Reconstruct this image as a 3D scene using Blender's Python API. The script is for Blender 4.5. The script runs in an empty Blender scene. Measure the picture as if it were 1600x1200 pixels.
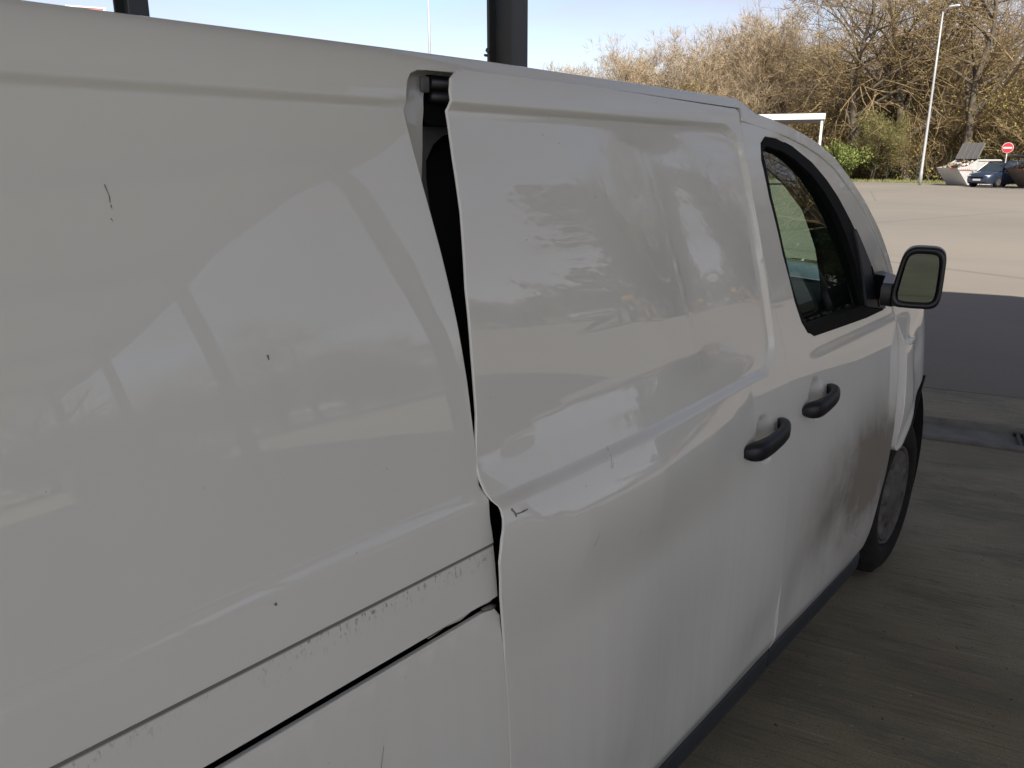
import bpy, math, random
import numpy as np
from mathutils import Vector, Matrix
from mathutils.geometry import delaunay_2d_cdt
R = math.radians
rnd = random.Random(7)
scene = bpy.context.scene
col = scene.collection

# ------------------------------------------------------------------ camera
H = 1.68
PSI = R(42.8); PITCH = math.atan(350/1240)
cd = bpy.data.cameras.new('camera'); cam = bpy.data.objects.new('camera', cd); col.objects.link(cam)
cam.location = (0, 0, H)
cam.rotation_euler = (R(90)-PITCH, 0, PSI-R(90))
cd.sensor_width = 36; cd.lens = 36*1240/1600; cd.clip_start = .05; cd.clip_end = 2000
scene.camera = cam

# ------------------------------------------------------------------ light
SUN_AZ, SUN_EL = 50.0, 45.0            # azimuth the light travels TO, elevation
sd = bpy.data.lights.new('sun', 'SUN'); sun = bpy.data.objects.new('sun', sd); col.objects.link(sun)
sd.energy = 4.1; sd.angle = R(.5); sd.color = (1, .94, .85)
tr = Vector((math.cos(R(SUN_AZ))*math.cos(R(SUN_EL)), math.sin(R(SUN_AZ))*math.cos(R(SUN_EL)), -math.sin(R(SUN_EL))))
sun.rotation_euler = tr.to_track_quat('-Z', 'Y').to_euler()
sun.location = (0, 0, 60)
w = bpy.data.worlds.new('World'); scene.world = w; w.use_nodes = True
nt = w.node_tree; nt.nodes.clear()
def N(t, **k):
    n = nt.nodes.new(t)
    for a, b in k.items(): setattr(n, a, b)
    return n
wo = N('ShaderNodeOutputWorld'); bg = N('ShaderNodeBackground'); sky = N('ShaderNodeTexSky')
sky.sky_type = 'NISHITA'; sky.sun_disc = False
sky.sun_elevation = R(SUN_EL)
sx, sy = -tr.x, -tr.y                     # direction to the sun
sky.sun_rotation = math.atan2(sx, sy)
sky.air_density = 1.0; sky.dust_density = .5; sky.ozone_density = 1.6
bg.inputs[1].default_value = .105
tc = N('ShaderNodeTexCoord'); mp = N('ShaderNodeMapping'); mp.inputs['Scale'].default_value = (1.6, 1.6, 7)
no = N('ShaderNodeTexNoise'); no.inputs['Scale'].default_value = 1.3; no.inputs['Detail'].default_value = 5; no.inputs['Roughness'].default_value = .5
cr = N('ShaderNodeValToRGB'); cr.color_ramp.elements[0].position = .30; cr.color_ramp.elements[1].position = .58
cr.color_ramp.elements[0].color = (.12, .12, .12, 1); cr.color_ramp.elements[1].color = (.92, .92, .92, 1)
bw = N('ShaderNodeRGBToBW'); tint = N('ShaderNodeMix', data_type='RGBA', blend_type='MULTIPLY'); tint.inputs[0].default_value = 1
tint.inputs[7].default_value = (.74, .78, .95, 1)
mx = N('ShaderNodeMix', data_type='RGBA')
L_ = nt.links.new
L_(tc.outputs['Generated'], mp.inputs[0]); L_(mp.outputs[0], no.inputs[0]); L_(no.outputs[0], cr.inputs[0])
L_(sky.outputs[0], bw.inputs[0]); L_(bw.outputs[0], tint.inputs[6])
L_(cr.outputs[0], mx.inputs[0]); L_(sky.outputs[0], mx.inputs[6]); L_(tint.outputs[2], mx.inputs[7])
fin = N('ShaderNodeMix', data_type='RGBA', blend_type='MULTIPLY'); fin.inputs[0].default_value = 1; fin.inputs[7].default_value = (.935, .88, .86, 1)
L_(mx.outputs[2], fin.inputs[6]); L_(fin.outputs[2], bg.inputs[0]); L_(bg.outputs[0], wo.inputs[0])
scene.view_settings.view_transform = 'Standard'; scene.view_settings.look = 'None'
scene.view_settings.exposure = 1.03; scene.view_settings.gamma = 1; scene.view_settings.use_curve_mapping = False
try:
    scene.cycles.max_bounces = 8; scene.cycles.transparent_max_bounces = 16
except Exception: pass

# ------------------------------------------------------------------ material helpers
MATS = {}
def mat(name, colr, rough=.6, metal=0, coat=0, spec=.5, noise=None, bump=None, ior=None):
    """noise=(scale, amount, colour2) ; bump=(scale, strength, distance)"""
    m = bpy.data.materials.new(name); m.use_nodes = True; t = m.node_tree
    b = t.nodes['Principled BSDF']
    b.inputs['Base Color'].default_value = (*colr, 1); b.inputs['Roughness'].default_value = rough
    b.inputs['Metallic'].default_value = metal; b.inputs['Coat Weight'].default_value = coat
    b.inputs['Coat Roughness'].default_value = .03; b.inputs['Specular IOR Level'].default_value = spec
    tcn = t.nodes.new('ShaderNodeTexCoord')
    if noise:
        n = t.nodes.new('ShaderNodeTexNoise'); n.inputs['Scale'].default_value = noise[0]; n.inputs['Detail'].default_value = 6
        n.inputs['Roughness'].default_value = .65
        r = t.nodes.new('ShaderNodeMapRange'); r.inputs[1].default_value = .35; r.inputs[2].default_value = .68
        r.inputs[4].default_value = noise[1]
        x = t.nodes.new('ShaderNodeMix'); x.data_type = 'RGBA'
        x.inputs[6].default_value = (*colr, 1); x.inputs[7].default_value = (*noise[2], 1)
        t.links.new(tcn.outputs['Object'], n.inputs[0]); t.links.new(n.outputs[0], r.inputs[0]); t.links.new(r.outputs[0], x.inputs[0])
        t.links.new(x.outputs[2], b.inputs['Base Color'])
    if bump:
        n = t.nodes.new('ShaderNodeTexNoise'); n.inputs['Scale'].default_value = bump[0]; n.inputs['Detail'].default_value = 4
        u = t.nodes.new('ShaderNodeBump'); u.inputs['Strength'].default_value = bump[1]; u.inputs['Distance'].default_value = bump[2]
        t.links.new(tcn.outputs['Object'], n.inputs[0]); t.links.new(n.outputs[0], u.inputs['Height']); t.links.new(u.outputs[0], b.inputs['Normal'])
    return m

class G:
    """small node graph helper"""
    def __init__(s, name):
        s.m = bpy.data.materials.new(name); s.m.use_nodes = True; s.t = s.m.node_tree
        s.b = s.t.nodes['Principled BSDF']; s.tc = s.t.nodes.new('ShaderNodeTexCoord')
    def n(s, typ, ins=None, **k):
        q = s.t.nodes.new(typ)
        for a, b in k.items(): setattr(q, a, b)
        for a, b in (ins or {}).items():
            if hasattr(b, 'is_output'): s.t.links.new(b, q.inputs[a])
            else: q.inputs[a].default_value = b
        return q
    def mapped(s, scale, loc=(0, 0, 0), rot=(0, 0, 0)):
        return s.n('ShaderNodeMapping', {0: s.tc.outputs['Object'], 'Scale': scale, 'Location': loc, 'Rotation': rot}).outputs[0]
    def noise(s, vec, scale, det=5, rough=.6):
        return s.n('ShaderNodeTexNoise', {0: vec, 'Scale': scale, 'Detail': det, 'Roughness': rough}).outputs[0]
    def rng(s, v, a, b, c=0, d=1):
        return s.n('ShaderNodeMapRange', {0: v, 1: a, 2: b, 3: c, 4: d}, interpolation_type='SMOOTHSTEP').outputs[0]
    def math(s, op, a, b=0):
        return s.n('ShaderNodeMath', {0: a, 1: b}, operation=op).outputs[0]
    def mix(s, f, a, b, blend='MIX'):
        f_ = f; q = s.n('ShaderNodeMix', {0: f_, 6: a, 7: b}, data_type='RGBA', blend_type=blend); return q.outputs[2]

VAN = Vector((1.6, 1.70, 0))             # root of the van
def van_paint(name, dirt=0, film=.25):
    g = G(name); b = g.b
    base = (.815, .825, .80, 1)
    obj = g.tc.outputs['Object']
    big = g.noise(g.mapped((1, 1, .5)), 2.2, 4)
    c = g.mix(g.rng(big, .35, .7, 0, .35), base, (.77, .755, .72, 1))
    # dust streaks running down
    st = g.noise(g.mapped((30, 30, 1.3)), 1.0, 3)
    xyz = g.n('ShaderNodeSeparateXYZ', {0: obj})
    z = xyz.outputs[2]; x = xyz.outputs[0]
    low = g.rng(z, 1.25, .25, 0, 1)
    f1 = g.math('MULTIPLY', g.rng(st, .3, .75, film*.25, film*.75), low)
    c = g.mix(f1, c, (.60, .565, .50, 1))
    # specks and chips
    vo = g.n('ShaderNodeTexNoise', {0: obj, 'Scale': 95, 'Detail': 2}).outputs[0]
    vo2 = g.noise(obj, 6, 2)
    sp = g.math('MULTIPLY', g.rng(vo, .775, .79), g.rng(vo2, .52, .62))
    c = g.mix(g.math('MULTIPLY', sp, .75), c, (.09, .08, .07, 1))
    rough = g.rng(big, .3, .7, .30, .42)
    if dirt:
        # brown road grime sprayed up behind the front wheel: strongest low and forward
        fx = g.rng(x, .12, 1.12, 0, 1); fz = g.math('MULTIPLY', g.rng(z, 1.02, .72, 0, 1), g.rng(z, .30, .62, .42, 1))
        nn = g.noise(g.mapped((2.2, 2.2, 2.2)), 1.6, 6)
        s2 = g.noise(g.mapped((26, 26, 2)), 1, 4)
        f = g.math('MULTIPLY', fx, fz)
        f = g.math('MULTIPLY', f, g.rng(nn, .25, .75, .55, 1.4))
        f = g.math('MULTIPLY', f, g.rng(s2, .3, .7, .93, 1.03))
        f = g.math('MINIMUM', g.math('MULTIPLY', f, .95*dirt), .80)
        c = g.mix(f, c, (.135, .108, .08, 1))
        rough = g.math('ADD', rough, g.math('MULTIPLY', f, .5))
        cw = g.math('SUBTRACT', 1, g.math('MULTIPLY', f, 1.05))
        cw = g.math('MAXIMUM', cw, 0)
        g.t.links.new(cw, b.inputs['Coat Weight'])
    else:
        b.inputs['Coat Weight'].default_value = 1
    g.t.links.new(c, b.inputs['Base Color']); g.t.links.new(rough, b.inputs['Roughness'])
    b.inputs['Coat Roughness'].default_value = .012; b.inputs['Coat IOR'].default_value = 1.6; b.inputs['Specular IOR Level'].default_value = .05
    return g.m

def grime_paint(name):
    """paint with black streaks under the seam at z=1.10"""
    g = G(name); b = g.b; obj = g.tc.outputs['Object']
    z = g.n('ShaderNodeSeparateXYZ', {0: obj}).outputs[2]
    big = g.noise(g.mapped((1, 1, .5)), 2.2, 4)
    c = g.mix(g.rng(big, .35, .7, 0, .35), (.815, .825, .80, 1), (.77, .755, .72, 1))
    st = g.noise(g.mapped((120, 120, 45)), 1.4, 6, .75)
    near = g.rng(z, 1.060, 1.103, 0, 1)
    patch = g.noise(g.mapped((3, 3, 1)), 1.6, 3)
    f = g.math('MULTIPLY', g.rng(st, .53, .66), g.math('MULTIPLY', g.math('POWER', near, 1.6), g.rng(patch, .38, .6, .08, .85)))
    line = g.rng(z, 1.0985, 1.1025, 0, .8)
    f = g.math('MAXIMUM', f, line)
    c = g.mix(g.math('MINIMUM', f, .9), c, (.035, .028, .022, 1))
    g.t.links.new(c, b.inputs['Base Color']); b.inputs['Roughness'].default_value = .38
    b.inputs['Coat Weight'].default_value = .8; b.inputs['Coat Roughness'].default_value = .05
    return g.m

PAINT = van_paint('white_van_paint'); PAINT_D = van_paint('white_van_paint_with_grime', 1.0, .35); PAINT_S = van_paint('white_van_paint_dusty', .0, .45)
PAINT_G = grime_paint('white_van_paint_streaked')
BLACK = mat('black_rubber', (.008, .009, .010), .7, spec=.12, noise=(30, .4, (.016, .016, .016)))
PLAST = mat('dark_grey_plastic', (.028, .034, .045), .55, noise=(9, .6, (.045, .046, .05)), bump=(700, .25, .0005))
GLOSSB = mat('satin_black_plastic', (.007, .008, .012), .33, bump=(500, .1, .0004))
HANDLE = mat('navy_black_plastic', (.007, .008, .015), .42, bump=(600, .12, .0004))
INT = mat('dark_interior', (.006, .006, .007), .9, noise=(6, .5, (.012, .012, .012)))
SEATM = mat('charcoal_seat_cloth', (.035, .036, .04), .95, noise=(80, .5, (.06, .06, .065)))
INNERM = mat('shaded_inner_metal', (.16, .16, .165), .5, noise=(12, .6, (.10, .10, .095)))  # inner metal grey, darkened for the shade in the door gap
TYRE = mat('tyre_rubber', (.011, .011, .012), .85, spec=.25, noise=(14, .8, (.026, .024, .021)))
WHEELM = mat('grey_hubcap', (.13, .125, .115), .6, noise=(10, .8, (.04, .034, .028)))
CHROME = mat('mirror_silver', (.085, .10, .095), .015, metal=1)
LAMPC = mat('clear_lens', (.75, .75, .75), .12, coat=1)
REDL = mat('red_lens', (.45, .02, .02), .2, coat=1)
SCRATCH = mat('scraped_primer', (.10, .09, .085), .7, noise=(90, 1, (.3, .29, .28)))
def glass_mat(name, tint, fac=1.5):
    g = G(name); t = g.t; out = t.nodes['Material Output']
    tr_ = g.n('ShaderNodeBsdfTransparent', {0: (*tint, 1)}); gl = g.n('ShaderNodeBsdfGlossy', {0: (.95, 1, .98, 1), 'Roughness': .004})
    geo = g.n('ShaderNodeNewGeometry'); dt = g.n('ShaderNodeVectorMath', {0: geo.outputs['Incoming'], 1: geo.outputs['Normal']}, operation='DOT_PRODUCT').outputs['Value']
    k = g.math('POWER', g.math('SUBTRACT', 1, g.math('ABSOLUTE', dt)), 5); f0 = ((fac-1)/(fac+1))**2*2.4
    fr = g.math('ADD', g.math('MULTIPLY', k, 1-f0), f0)
    ms = g.n('ShaderNodeMixShader', {0: fr, 1: tr_.outputs[0], 2: gl.outputs[0]})
    t.links.new(ms.outputs[0], out.inputs[0]); return g.m
GLASS = glass_mat('tinted_window_glass', (.62, .78, .68), 1.6)
GLASS2 = glass_mat('clear_window_glass', (.66, .76, .68), 1.5)

# ------------------------------------------------------------------ object helpers
def tag(o, label=None, cat=None, group=None, kind=None):
    if label: o['label'] = label
    if cat: o['category'] = cat
    if group: o['group'] = group
    if kind: o['kind'] = kind
    return o
def empty(name, loc, label, cat, group=None, rz=0):
    o = bpy.data.objects.new(name, None); col.objects.link(o); o.location = loc; o.rotation_euler = (0, 0, rz); o.empty_display_size = .2
    return tag(o, label, cat, group)
def mesh_obj(name, verts, faces, m, parent=None, smooth=False, off=None, normals=None):
    me = bpy.data.meshes.new(name)
    if off is not None: verts = [(v[0]-off[0], v[1]-off[1], v[2]-off[2]) for v in verts]
    me.from_pydata([tuple(v) for v in verts], [], faces)
    if isinstance(m, (list, tuple)):
        for a in m: me.materials.append(a)
    elif m: me.materials.append(m)
    if smooth: me.shade_smooth()
    me.update()
    if normals is not None: me.normals_split_custom_set_from_vertices(normals)
    o = bpy.data.objects.new(name, me); col.objects.link(o)
    if parent: o.parent = parent
    return o
def copy_tree(o, parent=None):
    c = o.copy(); col.objects.link(c)
    if parent: c.parent = parent
    for ch in list(o.children): copy_tree(ch, c)
    return c

class MB:
    def __init__(s): s.v = []; s.f = []; s.mi = []
    def face(s, idx, mi=0): s.f.append(idx); s.mi.append(mi)
    def add(s, vs, fs, mi=0):
        b = len(s.v); s.v += [tuple(a) for a in vs]
        for f in fs: s.f.append([b+i for i in f]); s.mi.append(mi)
    def box(s, x0, x1, y0, y1, z0, z1, bev=0, mi=0, M=None):
        if bev <= 0:
            vs = [(x, y, z) for z in (z0, z1) for y in (y0, y1) for x in (x0, x1)]
            fs = [(0, 2, 3, 1), (4, 5, 7, 6), (0, 1, 5, 4), (2, 6, 7, 3), (0, 4, 6, 2), (1, 3, 7, 5)]
        else:
            b = bev; c = [((x0+x1)/2, (y0+y1)/2, (z0+z1)/2)]
            # rounded box from stacked rounded rectangles
            rings = []
            prof = [(b, 0), (b*.3, b*.3), (0, b)]
            levels = [(i, z0+dz) for i, dz in prof]+[(i, z1-dz) for i, dz in reversed(prof)]
            vs = []; fs = []
            def rr(ins, z):
                pts = []
                for cx, cy, a0 in ((x1-b, y1-b, 0), (x0+b, y1-b, 90), (x0+b, y0+b, 180), (x1-b, y0+b, 270)):
                    for k in range(4):
                        a = R(a0+30*k); r_ = max(b-ins, 0.0001)
                        pts.append((cx+r_*math.cos(a), cy+r_*math.sin(a), z))
                return pts
            for ins, z in levels: vs += rr(ins, z)
            n = 16
            for l in range(len(levels)-1):
                for k in range(n): fs.append((l*n+k, l*n+(k+1) % n, (l+1)*n+(k+1) % n, (l+1)*n+k))
            fs.append(tuple(reversed(range(n)))); fs.append(tuple((len(levels)-1)*n+k for k in range(n)))
        if M is not None: vs = [tuple(M @ Vector(v)) for v in vs]
        s.add(vs, fs, mi)
    def tube(s, pts, rad, n=8, cap=True, mi=0):
        pts = [Vector(p) for p in pts]
        if not isinstance(rad, (list, tuple)): rad = [rad]*len(pts)
        d0 = (pts[1]-pts[0]).normalized(); up = Vector((0, 0, 1)) if abs(d0.z) < .9 else Vector((1, 0, 0))
        u = d0.cross(up).normalized(); vs = []; fs = []
        for i, p in enumerate(pts):
            d = (pts[min(i+1, len(pts)-1)]-pts[max(i-1, 0)]).normalized()
            u = (u-d*u.dot(d)).normalized(); v = d.cross(u)
            for k in range(n):
                a = 2*math.pi*k/n; vs.append(p+(u*math.cos(a)+v*math.sin(a))*rad[i])
        for i in range(len(pts)-1):
            for k in range(n): fs.append((i*n+k, i*n+(k+1) % n, (i+1)*n+(k+1) % n, (i+1)*n+k))
        if cap: fs.append(tuple(reversed(range(n)))); fs.append(tuple((len(pts)-1)*n+k for k in range(n)))
        s.add(vs, fs, mi)
    def lathe(s, prof, c, axis='y', n=32, mi=0):
        """prof: (radius, offset along axis)"""
        vs = []; fs = []
        for r_, h in prof:
            for k in range(n):
                a = 2*math.pi*k/n
                if axis == 'y': vs.append((c[0]+r_*math.cos(a), c[1]+h, c[2]+r_*math.sin(a)))
                elif axis == 'z': vs.append((c[0]+r_*math.cos(a), c[1]+r_*math.sin(a), c[2]+h))
                else: vs.append((c[0]+h, c[1]+r_*math.cos(a), c[2]+r_*math.sin(a)))
        for i in range(len(prof)-1):
            for k in range(n): fs.append((i*n+k, i*n+(k+1) % n, (i+1)*n+(k+1) % n, (i+1)*n+k))
        s.add(vs, fs, mi)
    def prism(s, pts, y0, y1, mi=0):
        """pts in (x,z), extruded along y"""
        n = len(pts); vs = [(x, y0, z) for x, z in pts]+[(x, y1, z) for x, z in pts]
        fs = [tuple(range(n)), tuple(reversed(range(n, 2*n)))]+[(i, n+i, n+(i+1) % n, (i+1) % n) for i in range(n)]
        s.add(vs, fs, mi)
    def build(s, name, m, parent=None, smooth=False, off=None):
        o = mesh_obj(name, s.v, s.f, m, parent, smooth, off)
        if any(s.mi): o.data.polygons.foreach_set('material_index', s.mi)
        return o
def autosmooth(o, ang=35):
    o.data.shade_smooth()
    me = o.data
    import bmesh
    bm = bmesh.new(); bm.from_mesh(me)
    for e in bm.edges:
        if len(e.link_faces) == 2 and e.calc_face_angle(0) > R(ang): e.smooth = False
    bm.to_mesh(me); bm.free()
    return o

# ------------------------------------------------------------------ site axes: n forward, t to the left
A = R(15.6)
def nt_(n, t, z=0): return (n*math.cos(A)-t*math.sin(A), n*math.sin(A)+t*math.cos(A), z)
def far(px, D, z=0):
    """a place on the ground D metres off, in the direction az"""
    az = PSI-math.atan((px-800)/1286.0)
    return Vector((D*math.cos(az), D*math.sin(az), z))

# ------------------------------------------------------------------ ground materials
def concrete_mat():
    g = G('broomed_concrete'); b = g.b; obj = g.tc.outputs['Object']
    a = g.noise(g.mapped((1, 1, 1)), .9, 6)
    c = g.mix(g.rng(a, .35, .65), (0.227, 0.198, 0.135, 1), (0.327, 0.291, 0.206, 1))
    a2 = g.noise(g.mapped((1.6, .45, 1)), 3, 6, .75)
    c = g.mix(g.rng(a2, .46, .64, 0, .6), c, (0.138, 0.130, 0.103, 1))
    st = g.noise(g.mapped((70, 1.4, 1)), 1.6, 6, .8)            # broom strokes along t
    c = g.mix(g.rng(st, .50, .62, 0, .6), c, (0.110, 0.104, 0.081, 1))
    st2 = g.noise(g.mapped((24, .7, 1), (3, 1, 0)), 1.6, 6, .8)
    c = g.mix(g.rng(st2, .57, .68, 0, .55), c, (0.478, 0.458, 0.358, 1))
    fine = g.noise(obj, 130, 5, .75)
    c = g.mix(g.rng(fine, .46, .62, 0, .45), c, (0.124, 0.118, 0.091, 1))
    sp = g.noise(obj, 34, 3)
    c = g.mix(g.rng(sp, .68, .71, 0, .8), c, (0.039, 0.039, 0.033, 1))
    sp2 = g.noise(g.mapped((1, 1, 1), (7, 3, 0)), 26, 3)
    c = g.mix(g.rng(sp2, .71, .73, 0, .6), c, (0.610, 0.598, 0.508, 1))
    g.t.links.new(c, b.inputs['Base Color']); b.inputs['Roughness'].default_value = .85
    h = g.math('ADD', g.math('MULTIPLY', st, .8), g.math('MULTIPLY', fine, .5))
    u = g.n('ShaderNodeBump', {'Strength': .55, 'Distance': .004, 'Height': h}); g.t.links.new(u.outputs[0], b.inputs['Normal'])
    return g.m
def asphalt_mat():
    g = G('worn_asphalt'); b = g.b; obj = g.tc.outputs['Object']
    a = g.noise(obj, .09, 6); a2 = g.noise(g.mapped((1, .22, 1)), .35, 6, .7)
    c = g.mix(g.rng(a, .3, .7), (.190, .168, .138, 1), (.235, .206, .168, 1))
    c = g.mix(g.rng(a2, .42, .72, 0, .5), c, (.170, .153, .133, 1))
    fine = g.noise(obj, 55, 5, .8); mid = g.noise(obj, 6, 6, .8)
    c = g.mix(g.rng(fine, .38, .68, 0, .4), c, (.10, .094, .086, 1))
    c = g.mix(g.rng(mid, .62, .74, 0, .35), c, (.32, .295, .26, 1))
    cr_ = g.n('ShaderNodeTexVoronoi', {0: g.mapped((.05, .08, 1)), 'Scale': 1.0}, feature='DISTANCE_TO_EDGE').outputs[0]
    c = g.mix(g.rng(cr_, .0035, .001, 0, .35), c, (.07, .065, .06, 1))
    g.t.links.new(c, b.inputs['Base Color']); b.inputs['Roughness'].default_value = .9
    u = g.n('ShaderNodeBump', {'Strength': .4, 'Distance': .006, 'Height': fine}); g.t.links.new(u.outputs[0], b.inputs['Normal'])
    return g.m
CONC = concrete_mat(); ASPH = asphalt_mat()
EARTH = mat('leaf_litter_earth', (.11, .092, .058), .95, noise=(.5, 1, (.08, .085, .035)))
GRASSG = mat('rough_grass_ground', (.13, .15, .045), .95, noise=(.8, 1, (.17, .145, .075)))
CURB = mat('channel_concrete', (.20, .192, .175), .85, noise=(7, .8, (.12, .115, .10)), bump=(60, .5, .004))

def sheet(name, pts, m, z, off=None, rz=0):
    o = mesh_obj(name, [(p[0], p[1], 0) for p in pts], [tuple(range(len(pts)))], m)
    o.location.z = z; tag(o, kind='structure'); return o
sheet('ground', [(-900, -900), (900, -900), (900, 900), (-900, 900)], EARTH, -.06)
# asphalt lot in site axes (object rotated so that its texture follows the site)
E1 = far(1345, 71.5); E2 = far(1600, 66.5); ed = (E2-E1).normalized()
Ea = E1-ed*160; Eb = E2+ed*85
def to_nt(v): return (v.x*math.cos(A)+v.y*math.sin(A), -v.x*math.sin(A)+v.y*math.cos(A))
lot = sheet('asphalt_lot', [(6.66, -150), to_nt(Eb), to_nt(Ea), (6.66, 150)], ASPH, 0.0); lot.rotation_euler.z = A
lot2 = sheet('asphalt_yard', [(-90, -150), (6.66, -150), (6.66, -34), (-90, -34)], ASPH, 0.0); lot2.rotation_euler.z = A
lot3 = sheet('asphalt_yard', [(-90, 30), (6.66, 30), (6.66, 150), (-90, 150)], ASPH, 0.0); lot3.rotation_euler.z = A
# grass verge along the lot
nrm = Vector((-ed.y, ed.x)); 
if nrm.dot(Vector((E1.x, E1.y))) < 0: nrm = -nrm
nv = Vector((nrm.x, nrm.y, 0))
sheet('grass_verge', [tuple((Ea-nv*.1)[:2]), tuple((Eb-nv*.1)[:2]), tuple((Eb+nv*7)[:2]), tuple((Ea+nv*7)[:2])], GRASSG, .01)

# concrete slabs under the canopy, laid in bays with narrow joints
slab_root = tag(bpy.data.objects.new('concrete_apron', None), kind='structure'); col.objects.link(slab_root); slab_root.rotation_euler.z = A
def slab(n0, n1, t0, t1, z0=-.25, z1=0):
    b = MB(); e = .006
    vs = [(n0, t0, z0), (n1, t0, z0), (n1, t1, z0), (n0, t1, z0), (n0, t0, z1-e), (n1, t0, z1-e), (n1, t1, z1-e), (n0, t1, z1-e),
          (n0+e, t0+e, z1), (n1-e, t0+e, z1), (n1-e, t1-e, z1), (n0+e, t1-e, z1)]
    fs = [(0, 1, 5, 4), (1, 2, 6, 5), (2, 3, 7, 6), (3, 0, 4, 7), (4, 5, 9, 8), (5, 6, 10, 9), (6, 7, 11, 10), (7, 4, 8, 11), (8, 9, 10, 11)]
    b.add(vs, fs); o = b.build('slab', CONC, slab_root); return o
tj = [-34, -24, -14.6, -6.4, 1.9, 10.2, 18.5, 30]
for i in range(len(tj)-1):
    slab(5.86, 6.64, tj[i]+.005, tj[i+1]-.005, z1=.004)
    for n0, n1 in ((-90, -40), (-40, -14), (-14, -6), (-6, -.6), (-.6, 5.36)):
        slab(n0+.005, n1-.005, tj[i]+.005, tj[i+1]-.005)
# drainage channel between them: a row of shallow blocks with a raised lip
ch = tag(bpy.data.objects.new('drainage_channel', None), kind='structure'); col.objects.link(ch); ch.rotation_euler.z = A
sect = [(5.365, -.2), (5.365, .012), (5.385, .018), (5.415, .018), (5.435, .008), (5.45, -.026), (5.60, -.034), (5.80, -.026), (5.835, .006), (5.852, .006), (5.852, -.2)]
t = -8.0; L1 = 1.0; cm = None
nb = len(sect)
vs = [(n, .004, z) for n, z in sect]+[(n, L1-.004, z) for n, z in sect]
fs = [(i, i+1, nb+i+1, nb+i) for i in range(nb-1)]+[tuple(range(nb)), tuple(reversed(range(nb, 2*nb)))]
cm = mesh_obj('channel_block', vs, fs, CURB, ch)
cm.location.y = -8.13
for k in range(1, 16):
    c = cm.copy(); col.objects.link(c); c.parent = ch; c.location.y = -8.13+k*L1
gm = mat('rusty_cast_grate', (.035, .042, .036), .7, noise=(20, .8, (.07, .06, .045)))
def grate(t0):
    g_ = MB()
    g_.box(5.47, 5.50, t0, t0+.5, -.03, -.004); g_.box(5.75, 5.78, t0, t0+.5, -.03, -.004)
    for k in range(13): g_.box(5.50, 5.75, t0+.01+k*.038, t0+.028+k*.038, -.03, -.006)
    g_.build('grate', gm, ch)
grate(-1.16)

# ------------------------------------------------------------------ the van
PR = [(0.15, .80), (.30, .768), (.45, .752), (.70, .748), (.94, .765), (1.10, .785), (1.19, .802), (1.26, .814), (1.45, .850), (1.64, .905), (1.76, .948), (1.80, .962), (1.835, .99), (1.86, 1.04), (1.9, 1.15)]
PZ = np.array([a[0] for a in PR]); PY = np.array([a[1] for a in PR]); dd = np.diff(PY)/np.diff(PZ); PM = np.concatenate([[dd[0]], (dd[:-1]+dd[1:])/2, [dd[-1]]])
def prof(z):
    z = np.clip(np.asarray(z, float), PZ[0], PZ[-1]); i = np.clip(np.searchsorted(PZ, z)-1, 0, len(PZ)-2)
    h = PZ[i+1]-PZ[i]; t = (z-PZ[i])/h
    return (2*t**3-3*t*t+1)*PY[i]+(t**3-2*t*t+t)*h*PM[i]+(-2*t**3+3*t*t)*PY[i+1]+(t**3-t*t)*h*PM[i+1]
def S0(x, z):
    x = np.asarray(x, float)
    t = np.where(x > .8, .035*(x-.8), .02*(x-.8))
    t = t+np.where(x > 3.15, .6*(x-3.15)**2, 0)+np.where(x < -.55, .5*(x+.55)**2, 0)
    return prof(z)+t
def sm(v, a, b):
    t = np.clip((v-a)/(b-a), 0, 1); return t*t*(3-2*t)
def gs(x, z, cx, cz, rx, rz, rot=0):
    c, s_ = math.cos(R(rot)), math.sin(R(rot)); u = (x-cx)*c+(z-cz)*s_; v = -(x-cx)*s_+(z-cz)*c
    return np.exp(-(u/rx)**2-(v/rz)**2)
def crease_top(z): return sm(z, 1.768, 1.752)*(.85+.15*sm(z, 1.752, 1.73))
def S_rear(x, z):
    rec = sm(z, 1.767, 1.751)*sm(z, 1.175, 1.190)
    return S0(x, z)+.0125*rec-.0015*gs(x, z, .35, 1.45, .25, .12)
PZ2 = [(.2, .004), (.7, .0), (.94, .002), (1.03, .006), (1.09, .014), (1.14, .027), (1.165, .028), (1.185, .017), (1.22, .001), (1.39, .010), (1.6, .030), (1.77, .045), (1.85, .048)]
def pop(x, z):
    p = np.interp(z, [a[0] for a in PZ2], [a[1] for a in PZ2])
    ze = 1.235+.035*sm(x, .84, 1.05)*sm(x, 1.75, 1.45); zp = 1.13-.035*sm(x, .84, 1.05)*sm(x, 1.8, 1.5)
    tt = np.clip((ze-z)/(ze-zp), 0, 1); ridge = sm(z, .88, zp+.005)*(.75*tt+.25*tt*tt*(3-2*tt))
    up = np.interp(z, [1.22, 1.39, 1.6, 1.77, 1.85], [0, .010, .030, .045, .048])
    fx = np.clip(1-(x-.81)/1.08, 0, 1)
    f2 = np.interp(x, [.8, 1.0, 1.25, 1.5, 1.75], [1, 1.5, 1.5, .85, 0])
    return .028*ridge*f2+up*fx**1.2
def seg(x, pts): return np.interp(x, [p[0] for p in pts], [p[1] for p in pts])
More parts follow.
